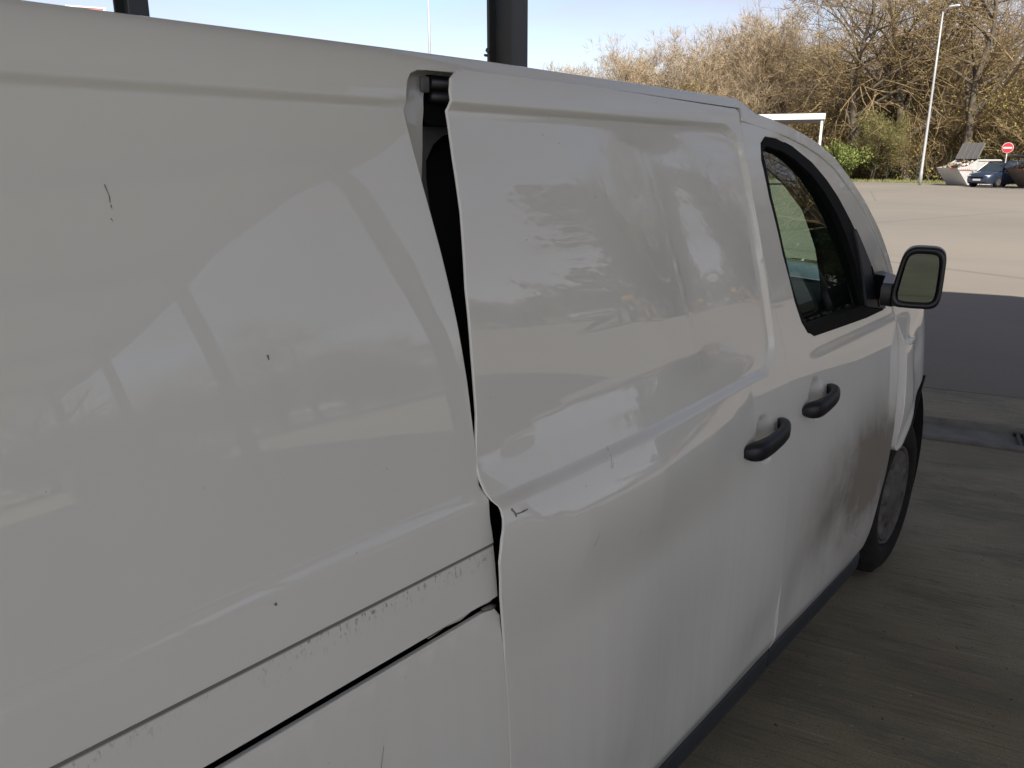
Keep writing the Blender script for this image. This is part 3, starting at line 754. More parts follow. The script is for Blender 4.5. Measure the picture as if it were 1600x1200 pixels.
# --- wheels
def wheel(cx, y_out, steer=0, side=1):
    hub = bpy.data.objects.new('wheel', None); col.objects.link(hub); hub.parent = van
    hub.location = (cx-VAN.x, y_out-VAN.y, .332-VAN.z); hub.rotation_euler = (0, 0, steer)
    if side < 0: hub.scale = (1, 1, 1); hub.rotation_euler.z = math.pi+steer
    b = MB(); n = 72; vs = []; fs = []
    pr_ = [(.215, .012), (.225, .002), (.255, -.006), (.285, -.004), (.308, .006), (.322, .020), (.3305, .034), (.332, .055), (.332, .150), (.3305, .170), (.322, .186), (.30, .203), (.25, .212), (.215, .200)]
    for r_, h in pr_:
        for k in range(n): a = 2*math.pi*k/n; vs.append((r_*math.cos(a), h, r_*math.sin(a)))
    for i in range(len(pr_)-1):
        for k in range(n): fs.append((i*n+k, i*n+(k+1) % n, (i+1)*n+(k+1) % n, (i+1)*n+k))
    b.add(vs, fs); o = b.build('tyre', TYRE, hub, True)
    b = MB()                                            # tread blocks
    for k in range(72):
        a0 = 2*math.pi*k/72; a1 = a0+2*math.pi/72*.78
        for j, (h0, h1) in enumerate(((.030, .062), (.068, .100), (.106, .138), (.144, .176))):
            sh = (.5 if j % 2 else 0)*2*math.pi/72
            q = [(r_*math.cos(a+sh), h, r_*math.sin(a+sh)) for r_ in (.330, .3385) for h in (h0, h1) for a in (a0, a1)]
            b.add(q, [(4, 5, 7, 6), (0, 1, 5, 4), (2, 6, 7, 3), (0, 4, 6, 2), (1, 3, 7, 5)])
    o = b.build('tread', TYRE, hub); tag(o, kind='stuff')
    b = MB(); b.lathe([(.214, .016), (.206, .006), (.198, .012), (.196, .03)], (0, 0, 0), n=40)
    b.build('rim', WHEELM, hub, True)
    b = MB()                                            # hubcap with slots
    prof_ = [(.196, .030), (.190, .010), (.165, .004), (.14, .010), (.11, .002), (.06, -.006), (.03, -.008), (.001, -.008)]
    m_ = 48; vs = []; fs = []
    for r_, h in prof_:
        for k in range(m_): a = 2*math.pi*k/m_; vs.append((r_*math.cos(a), h+(.022 if (k % 4 < 2 and .12 < r_ < .17) else 0), r_*math.sin(a)))
    for i in range(len(prof_)-1):
        for k in range(m_): fs.append((i*m_+k, i*m_+(k+1) % m_, (i+1)*m_+(k+1) % m_, (i+1)*m_+k))
    b.add(vs, fs); o = b.build('hubcap', WHEELM, hub); autosmooth(o, 30)
    return hub
wheel(3.33, .905, R(3)); wheel(.20, .80); wheel(3.33, 2*YC-.905, 0, -1); wheel(.20, 2*YC-.80, 0, -1)

# --- left side, roof, windscreen, bonnet, nose, rear, floor, interior
leftside = [(REARX, .28), (2.70, .28), (2.86, .5), (2.9, .8), (4.04, .88), (4.08, 1.0), (3.7, 1.11), (3.15, 1.178), (2.935, 1.21)]+[(x, z) for x, z in reversed(sil[:-1])]+[(1.0, 1.84), (REARX, 1.84)]
panel('left_side', leftside, S0, PAINT, van, holes=[win], step=.06, bstep=.05, mirror=True, flange=.03)
panel('left_window', win, lambda x, z: S0(x, z)+.01, GLASS2, van, step=.06, bstep=.05, mirror=True, flange=0)
# mirror on the far side
vs2 = [(v.co.x+VAN.x, 2*YC-(v.co.y+VAN.y), v.co.z) for v in mirror.data.vertices]
lm = mesh_obj('wing_mirror', vs2, [tuple(reversed(p.vertices)) for p in mirror.data.polygons], GLOSSB, van, True, VAN)
def loft(name, stations, m, n=25, p=2.6):
    """stations: (x, z, dx, dz): right-edge x, z and bulge at the middle"""
    vs = []; fs = []
    for x, z, dx, dz, ins in stations:
        y0 = float(S0(x, min(z, 1.88)))+ins; y1 = 2*YC-y0
        for k in range(n):
            u = k/(n-1); u = .5-.5*math.cos(math.pi*u); q = 1-abs(2*u-1)**p; vs.append((x+dx*q, y0+(y1-y0)*u, z+dz*q))
    for i in range(len(stations)-1):
        for k in range(n-1): fs.append((i*n+k, (i+1)*n+k, (i+1)*n+k+1, i*n+k+1))
    return mesh_obj(name, vs, fs, m, van, True, VAN)
loft('roof', [(REARX, 1.8405, -.04, .02, .006), (-.3, 1.8405, 0, .024, .006), (.6, 1.8405, 0, .026, .006), (1.2, 1.839, 0, .03, .006), (1.6, 1.8345, 0, .036, .006), (1.932, 1.829, .02, .045, .006)], PAINT, p=2.0)
b = MB(); b.tube([(x, float(S0(x, z))+.002, z-.003) for x, z in ((REARX, 1.8395), (0, 1.8395), (.8, 1.8395), (1.2, 1.8365), (1.6, 1.832), (1.925, 1.8275))],      .0013, 6); b.build('roof_seam_seal', PLAST, van, True, VAN)
loft('cab_roof', [(1.937, 1.826, .02, .05, .002), (1.96, 1.814, .03, .05, 0), (2.0, 1.7955, .05, .05, 0), (2.10, 1.783, .10, .05, 0), (2.2, 1.770, .16, .045, 0)], PAINT, p=2.0)
wsm = loft('windscreen', [(2.2, 1.770, .16, .05, 0.0), (2.4, 1.722, .22, .03, .0), (2.60, 1.618, .28, .02, .0), (2.79, 1.455, .32, 0, .0), (2.935, 1.21, .36, 0, .0)], GLASS2)
loft('bonnet', [(2.935, 1.205, .36, .0, .0), (3.15, 1.18, .30, .06, 0), (3.4, 1.152, .30, .08, 0), (3.7, 1.112, .25, .08, 0), (3.98, 1.06, .15, .06, 0), (4.08, 1.0, .14, 0, 0)], PAINT)
loft('nose', [(4.08, 1.0, .14, 0, 0), (4.06, .90, .16, 0, 0.02), (4.07, .6, .18, 0, 0), (4.05, .25, .16, 0, 0)], PLAST)
for yy in (YC-.55, YC+.55-.2):
    b = MB(); b.box(4.10, 4.2, yy, yy+.2, .76, .93, bev=.02); b.build('headlight', LAMPC, van, True, VAN)
b = MB()
zz = np.linspace(.28, 1.84, 16); vs = []; fs = []
for z in zz:
    y0 = float(S0(REARX, z))
    vs += [(REARX, y0, z), (REARX-.05, y0+.08, z), (REARX-.06, YC-.003, z)]
for i in range(len(zz)-1):
    for k in range(2): fs.append((i*3+k, i*3+k+1, (i+1)*3+k+1, (i+1)*3+k))
b.add(vs, fs); b.build('rear_door', PAINT, van, True, VAN)
b2 = MB(); b2.add([(v[0], 2*YC-v[1], v[2]) for v in vs], [tuple(reversed(f)) for f in fs]); b2.build('rear_door', PAINT, van, True, VAN)
for yy in (.90, 2.40):
    b = MB(); b.box(REARX-.06, REARX-.01, yy, yy+.10, .95, 1.35, bev=.02); b.build('tail_light', REDL, van, True, VAN)
b = MB(); b.box(REARX-.10, REARX+.02, .85, 2.55, .30, .48, bev=.03); b.build('rear_bumper', PLAST, van, True, VAN)
b = MB(); b.box(REARX+.03, 2.86, .90, 2.50, .24, .27); b.box(-.9, 1.95, .86, 2.54, .55, .57); b.build('floor_pan', INT, van, off=VAN)
b = MB(); b.box(1.955, 1.975, 1.02, 2.38, .28, 1.80); b.build('bulkhead', INT, van, off=VAN)
b = MB()
b.box(2.66, 3.15, .95, 2.46, .95, 1.215, bev=.06); b.box(2.72, 3.1, 1.85, 2.4, 1.20, 1.27, bev=.03)
b.box(2.5, 2.9, .95, 2.45, .3, .95, bev=.04); b.build('dashboard', SEATM, van, True, VAN)
for yy in (.98, 1.48, 1.92):
    b = MB(); b.box(2.02, 2.5, yy, yy+.44, .55, .72, bev=.04); M_ = Matrix.Translation((2.06, yy+.22, .70)) @ Matrix.Rotation(R(-10), 4, 'Y')
    b.box(-.07, .07, -.21, .21, 0, .56, bev=.045, M=M_); b.box(-.05, .05, -.12, .12, .58, .76, bev=.035, M=M_); b.build('seat', SEATM, van, True, VAN)
b = MB(); c_ = Vector((2.52, 2.1, 1.10)); rr = [c_+Matrix.Rotation(R(-28), 3, 'Y') @ Vector((0, .19*math.cos(a), .19*math.sin(a))) for a in np.linspace(0, 2*math.pi, 25)]
b.tube(rr, .014, 8, cap=False); b.tube([c_+Vector((0, .18, 0)), c_-Vector((0, .18, 0))], .012, 6); b.tube([c_, c_+Vector((.25, 0, -.12))], .03, 8); b.build('steering_wheel', GLOSSB, van, True, VAN)
b = MB(); b.box(2.36, 2.42, 1.66, 1.86, 1.62, 1.68, bev=.012); b.build('rear_view_mirror', GLOSSB, van, True, VAN)
panel('pillar_trim', [(2.0, 1.74), (2.06, 1.69), (2.25, 1.62), (2.36, 1.54), (2.42, 1.42), (2.44, 1.30), (2.42, 1.19), (2.78, 1.19), (2.62, 1.45), (2.47, 1.6), (2.3, 1.70), (2.1, 1.75)], lambda x, z: S0(x, z)+.06, INT, van, step=.04, bstep=.02, flange=.02)
# inner trim of the near door
panel('door_trim', [(2.0, .4), (2.8, .4), (2.84, 1.15), (2.62, 1.20), (2.05, 1.21), (1.96, 1.1)], lambda x, z: S0(x, z)+.07, SEATM, van, step=.06, bstep=.05, flange=.02)

# ------------------------------------------------------------------ canopy
STEEL = mat('blue_grey_painted_steel', (.055, .068, .085), .5, noise=(3, .8, (.075, .068, .058)), bump=(60, .15, .002))
DECK = mat('canopy_deck_sheet', (.70, .69, .66), .6, noise=(1.2, .5, (.19, .19, .185)))
FAS = mat('canopy_fascia', (.28, .29, .30), .5, noise=(2, .5, (.22, .22, .22)))
CZ = 6.6
can = empty('canopy', (0, 0, 0), 'high flat steel canopy on grey H-section columns standing over the white van', 'canopy', rz=A)
N0, N1, T0, T1 = -6.8, 6.05, -30.0, 16.0  # unseen rear edge pulled in so sunlit ground bounces light onto the van
b = MB()
TB = -5.1                                                   # beyond this the front edge slants back, shaped for its reflection in the paint
NM, TM = 3.75, -9.8
def tmin(n): return T0 if n <= NE else (TM+(T0-TM)*(NM-n)/(NM-NE) if n < NM else TB+(TM-TB)*(N1-n)/(N1-NM))
NE = .9
def nedge(t): return N1 if t > TB else (N1+(NM-N1)*(TB-t)/(TB-TM) if t > TM else NM+(NE-NM)*(TM-t)/(TM-T0))
k = N0
while k < N1-.01:                                           # trapezoid decking running across
    n0 = k
    for a0, a1, z0, z1 in ((0, .2, 0, 0), (.2, .25, 0, .06), (.25, .45, .06, .06), (.45, .5, .06, 0)):
        p0, p1 = n0+a0, min(n0+a1, N1)
        if p1 <= p0: continue
        b.add([(p0, tmin(p0), CZ+.3+z0), (p1, tmin(p1), CZ+.3+z1), (p1, T1, CZ+.3+z1), (p0, T1, CZ+.3+z0)], [(0, 1, 2, 3)])
    k += .5
b.build('roof_deck', DECK, can)
def fas_(p, q):
    b = MB(); d = Vector((q[0]-p[0], q[1]-p[1], 0)).normalized(); m_ = Vector((-d.y, d.x, 0))*.03
    vs = [(a[0]+s_*m_.x, a[1]+s_*m_.y, z) for z in (CZ-.05, CZ+.5) for a in (p, q) for s_ in (-1, 1)]
    b.add(vs, [(0, 1, 3, 2), (4, 6, 7, 5), (0, 4, 5, 1), (2, 3, 7, 6), (0, 2, 6, 4), (1, 5, 7, 3)]); b.build('fascia', FAS, can)
fas_((N1, T1), (N1, TB)); fas_((N1, TB), (NM, TM)); fas_((NM, TM), (NE, T0)); fas_((N0, T1), (N0, T0))
def hbeam(b, c, w_, h_, tf=.02, tw=.014):
    n, t = c
    b.box(n-w_/2, n+w_/2, t-h_/2, t-h_/2+tf, 0, CZ); b.box(n-w_/2, n+w_/2, t+h_/2-tf, t+h_/2, 0, CZ); b.box(n-tw/2, n+tw/2, t-h_/2+tf, t+h_/2-tf, 0, CZ)
COLS = [(5.78, 7.12), (5.59, 2.91), (5.62, 11.7), (4.75, -6.5), (3.2, -10.4), (2.3, -16.2), (1.3, -21.5)]
for n, t in COLS:
    b = MB(); hbeam(b, (n, t), .225, .22)
    if t == 2.91:
        b.tube([(5.455, t+.095, 2.45), (5.49, t+.095, 2.45)], .018, 6)
        b.tube([(5.47, t+.125, 2.42), (5.50, t+.125, 2.42)], .010, 6)
    b.box(n-.22, n+.22, t-.22, t+.22, .005, .025); b.build('column', STEEL, can)
for t in (-21.5, -10.6, 2.86, 11.7):
    b = MB(); hbeam(b, (-6.4, t), .29, .27); b.build('column', STEEL, can)
for n, t in COLS:
    n1 = nedge(t)-.1
    b = MB(); b.box(N0+.1, n1, t-.1, t+.1, CZ, CZ+.02); b.box(N0+.1, n1, t-.1, t+.1, CZ+.26, CZ+.28); b.box(N0+.1, n1, t-.01, t+.01, CZ+.02, CZ+.26); b.build('roof_beam', STEEL, can)

# ------------------------------------------------------------------ distance: skips, cars, lamp posts, shelter, sign, fence
GALV = mat('galvanised_pole', (.42, .43, .43), .5, metal=.2, noise=(4, .4, (.34, .34, .33)))
def lamp_post(p, h, label, lean=0, group='tall lamp posts round the lot'):
    r = empty('lamp_post', p, label, 'lamp post', group)
    b = MB(); b.tube([(0, 0, 0), (0, 0, .9), (0, 0, .95), (0, 0, h*.6), (0, 0, h)], [.11, .11, .09, .075, .05], 12); b.build('pole', GALV, r, True)
    b = MB(); b.tube([(0, 0, h), (-.1, -.25, h+.12), (-.2, -.5, h+.18)], [.05, .04, .04], 8); b.build('bracket', GALV, r, True)
    b = MB(); M_ = Matrix.Translation((-.28, -.72, h+.2)) @ Matrix.Rotation(R(68), 4, 'Z'); b.box(-.33, .33, -.13, .13, -.05, .06, bev=.05, M=M_); b.build('lamp_head', mat('lamp_head_shell', (.75, .76, .76), .4), r, True)
    r.rotation_euler = (lean, lean*.2, 0)
    return r
lamp_post(far(1441, 63), 11.0, 'tall grey lamp post left of the open skip, leaning slightly', R(0))
lamp_post(far(676, 48), 12.5, 'thin pale lamp post rising above the van roof, left of the thick column')
SKIP = mat('skip_grey_paint', (.50, .50, .49), .6, noise=(1.5, .9, (.38, .37, .35)))
SKIPB = mat('skip_brown_steel', (.11, .085, .07), .7, noise=(2, .9, (.17, .13, .10)))
LIDM = mat('skip_lid_ribbed', (.16, .15, .14), .65, noise=(3, .6, (.11, .105, .10)))
WHITEM = mat('white_marking', (.75, .75, .73), .6); REDM = mat('red_marking', (.60, .05, .04), .55); ORNG = mat('orange_sticker', (.8, .30, .12), .55)
def skip(p, rz, m, label, cat='skip', lid_open=True, s=1.0):
    r = empty('waste_skip', p, label, cat, rz=rz)
    Wd = .95
    prof_ = [(-1.15, .06), (1.15, .06), (2.05, 1.05), (2.05, 1.18), (1.25, 1.72), (-.62, 1.72), (-1.45, 1.28), (-2.15, 1.18), (-2.05, 1.05)]
    b = MB(); n = len(prof_)
    vs = [(x*s, -Wd, z*s) for x, z in prof_]+[(x*s, Wd, z*s) for x, z in prof_]
    b.add(vs, [tuple(range(n)), tuple(reversed(range(n, 2*n)))]+[(i, n+i, n+(i+1) % n, (i+1) % n) for i in range(n) if i not in (5, 6)])
    o = b.build('shell', m, r)
    b = MB()
    for sy_ in (-1, 1):
        y0, y1 = sorted((sy_*Wd, sy_*(Wd+.05)))
        b.box(-2.0*s, 2.0*s, y0, y1, 1.02*s, 1.13*s); b.box(-.55*s, 1.2*s, y0, y1, 1.62*s, 1.70*s)
        for x in (-.2, .75): b.box(x*s, (x+.09)*s, y0, y1, .1, 1.0*s)
    b.build('rib', m, r)
    for sy_ in (-1, 1):
        for x in (-.9, .9): b = MB(); b.tube([(x, sy_*Wd, .95), (x, sy_*(Wd+.14), .95)], .06, 8); b.build('lifting_lug', m, r)
    b = MB()
    if lid_open:
        M_ = Matrix.Translation((-.62*s, 0, 1.74*s)) @ Matrix.Rotation(R(24), 4, 'Y')
        b.box(-.03, .03, -Wd*.98, Wd*.98, 0, 1.15, M=M_)
        for k in range(5): b.box(-.06, -.031, -Wd*.95+k*.46, -.90+k*.46+.04, .03, 1.12, M=M_)
    else:
        M_ = Matrix.Translation((-.62*s, 0, 1.74*s)) @ Matrix.Rotation(R(-82), 4, 'Y'); b.box(-.03, .03, -Wd, Wd, 0, 1.5, M=M_)
    b.build('lid', LIDM, r)
    rr_ = random.Random(3); b = MB()
    for k in range(70):
        x = rr_.uniform(-1.9, -.5); y = rr_.uniform(-.85, .85); z = 1.2+(x+1.9)*.25+rr_.uniform(-.06, .1)
        M_ = Matrix.Translation((x, y, z)) @ Matrix.Rotation(rr_.uniform(0, 3), 4, (rr_.random()+.1, rr_.random(), rr_.random()))
        b.box(-rr_.uniform(.05, .22), .1, -.07, rr_.uniform(.03, .1), -.03, .05, M=M_, mi=rr_.choice((0, 0, 1, 2)))
    o = b.build('rubbish', [mat('rubbish_cardboard', (.30, .22, .13), .9), mat('rubbish_white', (.7, .7, .68), .7), mat('rubbish_dark', (.05, .05, .06), .8)], r); tag(o, kind='stuff')
    b = MB()
    for sy_ in (-1,):
        for k in range(5):
            x = -1.95+k*.16; b.add([(x, sy_*(Wd+.053), 1.03), (x+.08, sy_*(Wd+.053), 1.03), (x+.14, sy_*(Wd+.053), 1.12), (x+.06, sy_*(Wd+.053), 1.12)], [(0, 1, 2, 3)])
    b.build('warning_stripe', REDM, r); b = MB()
    for k in range(4):
        y = -.85+k*.12; b.add([(-2.17*s, y, 1.08), (-2.17*s, y+.06, 1.08), (-2.17*s, y+.1, 1.18), (-2.17*s, y+.04, 1.18)], [(0, 1, 2, 3)])
    b.build('warning_stripe', REDM, r)
    if lid_open:
        b = MB(); b.box(-.05, .58, -Wd-.012, -Wd-.002, 1.20, 1.55, mi=0); b.box(0, .53, -Wd-.016, -Wd-.012, 1.25, 1.31, mi=1); b.box(0, .53, -Wd-.016, -Wd-.012, 1.36, 1.40, mi=1); b.box(0, .53, -Wd-.016, -Wd-.012, 1.45, 1.49, mi=1)
        b.build('notice', [ORNG, WHITEM], r)
    return r
AZs = 13.9
skip(far(1521, 64.5), R(13.9+180+180-47), SKIP, 'grey steel skip heaped with rubbish, its dark lid standing open')
skip(far(1640, 60.5), R(13.9-62), SKIPB, 'dark brown skip at the right edge behind the blue car', lid_open=False)

CARP = mat('dark_blue_car_paint', (.018, .030, .055), .3, coat=1); CARG = mat('car_window_glass', (.02, .03, .035), .05, spec=.9, coat=1)
CARW = mat('silver_car_paint', (.45, .46, .47), .3, metal=.5, coat=1); CARR = mat('red_car_paint', (.45, .03, .03), .3, coat=1)
ALLOY = mat('alloy_wheel', (.35, .35, .36), .35, metal=.8)
def car(p, rz, paint, label, group=None):
    r = empty('parked_car', p, label, 'car', group, rz)
    # body: stations along x, ring across
    st = [(-2.15, .35, .62, .72), (-2.1, .26, .80, .80), (-1.9, .22, .92, .86), (-1.4, .20, .98, .90), (-.6, .20, .99, .91), (.5, .20, .98, .91), (1.0, .20, .97, .90), (1.6, .21, .93, .87), (2.0, .24, .82, .80), (2.17, .32, .68, .68)]
    b = MB(); vs = []; fs = []
    for x, z0, z1, w_ in st:
        for y, z in ((-w_*.92, z0), (-w_, z0+.14), (-w_, (z0+z1)/2), (-w_*.97, z1-.08), (-w_*.86, z1), (0, z1+.04), (w_*.86, z1), (w_*.97, z1-.08), (w_, (z0+z1)/2), (w_, z0+.14), (w_*.92, z0)): vs.append((x, y, z))
    k_ = 11
    for i in range(len(st)-1):
        for k in range(k_): fs.append((i*k_+k, (i+1)*k_+k, (i+1)*k_+(k+1) % k_, i*k_+(k+1) % k_))
    fs.append(tuple(range(k_))); fs.append(tuple(reversed(range((len(st)-1)*k_, len(st)*k_)))); b.add(vs, fs); o = b.build('body', paint, r); autosmooth(o, 50)
    gh = [(-2.0, .95, -1.7, 1.48), (0, 0, 0, 0)]
    lowp = [(-2.05, .95), (-1.45, 1.5), (-.9, 1.58), (.1, 1.58), (.55, 1.50), (1.25, .98)]
    b = MB(); vs = []
    for x, z in lowp:
        w_ = .84-.22*max(0, (z-.95))/.63
        vs += [(x, -w_, z), (x, w_, z)]
    n = len(lowp)
    fs = [tuple(2*i for i in range(n)), tuple(2*i+1 for i in reversed(range(n)))]+[(2*i, 2*i+1, 2*i+3, 2*i+2) for i in range(n-1)]
    b.add(vs, fs); b.build('windows', CARG, r)
    b = MB(); b.box(-1.42, .12, -.60, .60, 1.585, 1.615, bev=.01)
    for s_ in (-1, 1):
        b.tube([(1.22, s_*.83, .99), (.56, s_*.66, 1.51), (.1, s_*.63, 1.59), (-.9, s_*.63, 1.59), (-1.45, s_*.65, 1.51), (-2.02, s_*.82, .97)], .035, 6)
        b.tube([(-.35, s_*.83, .97), (-.38, s_*.635, 1.56)], .035, 6)
    b.build('roof', paint, r)
    for s_ in (-1, 1):
        b = MB(); b.box(1.93, 2.12, s_*.62-.14, s_*.62+.14, .62, .76, bev=.03); b.build('headlight', LAMPC, r, True)
        b = MB(); b.box(-2.16, -2.0, s_*.66-.12, s_*.66+.12, .70, .86, bev=.03); b.build('tail_light', REDL, r, True)
        b = MB(); b.box(.88, 1.0, s_*.96-.08, s_*.96+.08, .95, 1.08, bev=.03); b.build('wing_mirror', paint, r, True)
    b = MB(); b.box(2.165, 2.185, -.26, .26, .42, .53); b.build('number_plate', WHITEM, r)
    b = MB(); b.box(2.14, 2.178, -.45, .45, .56, .66, bev=.01); b.box(2.1, 2.165, -.5, .5, .28, .38, bev=.01); b.build('grille', BLACK, r)
    for x in (-1.35, 1.35):
        for s_ in (-1, 1):
            b = MB(); b.lathe([(.20, .0), (.31, -.01), (.335, .03), (.335, .19), (.30, .21)], (0, 0, 0), n=24)
            wv = bpy.data.objects.new('wheel', None); col.objects.link(wv); wv.parent = r; wv.location = (x, s_*.935, .335); wv.rotation_euler.z = 0 if s_ < 0 else math.pi
            b.build('tyre', TYRE, wv, True)
            b = MB(); b.lathe([(.205, .03), (.20, .0), (.17, .02), (.05, -.0), (.001, -.0)], (0, 0, 0), n=20); b.build('rim', ALLOY, wv, True)
    return r
car(far(1567, 61.5), R(12.6+180-38), CARP, 'dark blue car parked nose-out in front of the grey skip')
# no entry sign
r = empty('no_entry_sign', far(1570, 60.8), 'round red no-entry sign with white bar on a post behind the dark blue car', 'road sign', rz=PSI-math.atan((1570-800)/1286.0))
b = MB(); b.tube([(.03, 0, 0), (.03, 0, 2.65)], .035, 8); b.build('post', GALV, r, True)
SIGNR = mat('sign_red', (.62, .03, .04), .45); 
b = MB(); b.lathe([(.001, 0), (.315, 0), (.32, .006), (.32, .016), (.001, .016)], (-.02, 0, 2.42), 'x', 32); b.build('sign_plate', WHITEM, r)
b = MB(); b.lathe([(.001, -.004), (.298, -.004), (.298, .0)], (-.022, 0, 2.42), 'x', 32); b.build('red_disc', SIGNR, r)
b = MB(); b.box(-.036, -.029, -.235, .235, 2.37, 2.47); b.build('white_bar', WHITEM, r)
# open shelter with white fascia
sh0 = far(1278, 56); azs = PSI-math.atan((1278-800)/1286.0)
r = empty('open_shelter', sh0, 'flat-roofed open shelter with a white edge band, seen just over the van cab', 'shelter', rz=azs)
WF = mat('white_fascia_sheet', (.74, .75, .74), .5, noise=(1, .4, (.66, .67, .66)))
b = MB(); b.box(-.05, 5.0, -.15, 9.0, 4.15, 4.50); b.build('fascia', WF, r)
b = MB(); b.box(.03, 4.9, -.1, 8.9, 4.10, 4.148); b.build('ceiling', mat('shelter_soffit', (.14, .14, .135), .8), r)
for x, y in ((.12, .02), (.12, 4.4), (.12, 8.8), (4.7, .02), (4.7, 8.8)):
    b = MB(); b.box(x-.07, x+.07, y-.07, y+.07, 0, 4.1); b.box(x-.12, x+.12, y-.12, y+.12, 0, .04); b.build('post', WF, r)
# red and white sign board far left over the roof
pz = far(135, 60)
azp = R(69)
az_s = R(69.0); pz = Vector((40*math.cos(az_s), 40*math.sin(az_s), 0))
r = empty('roof_sign', pz, 'red sign with white rim peeping over the van roof at the far left', 'sign', rz=az_s)
b = MB(); b.box(-.1, .1, -.62, .62, 7.36, 7.74, bev=.04); b.build('sign_board', mat('faded_red_sign', (.62, .16, .12), .5, noise=(3, .6, (.7, .3, .25))), r)
b = MB(); b.box(-.12, .12, -.74, .74, 7.74, 7.79); b.box(-.12, .12, -.74, -.63, 7.36, 7.74); b.box(-.12, .12, .63, .74, 7.36, 7.74); b.build('rim', WHITEM, r)
for s_ in (-1, 1):
    b = MB(); b.tube([(0, s_*.5, 0), (0, s_*.5, 7.35)], .06, 8); b.build('post', GALV, r, True)

# fence
FEN = mat('dark_green_fence', (.03, .045, .035), .6)
fe = empty('mesh_fence', E1+nv*4.2, 'dark green wire mesh fence at the foot of the wood beyond the lot', 'fence')
b = MB()
for k in range(-40, 41):
    p = ed*(k*2.5); b2_ = MB(); b2_.box(p.x-.035, p.x+.035, p.y-.035, p.y+.035, 0, 2.05)
    o = b2_.build('post', FEN, fe)
for z in np.arange(.1, 2.0, .2):
    a = ed*-100; c = ed*100; b.tube([(a.x, a.y, z), (c.x, c.y, z)], .006, 3, cap=False)
for k in range(-500, 500):
    p = ed*(k*.2); b.tube([(p.x, p.y, .05), (p.x, p.y, 1.95)], .004, 3, cap=False)
tag(b.build('wire_mesh', FEN, fe), kind='stuff')

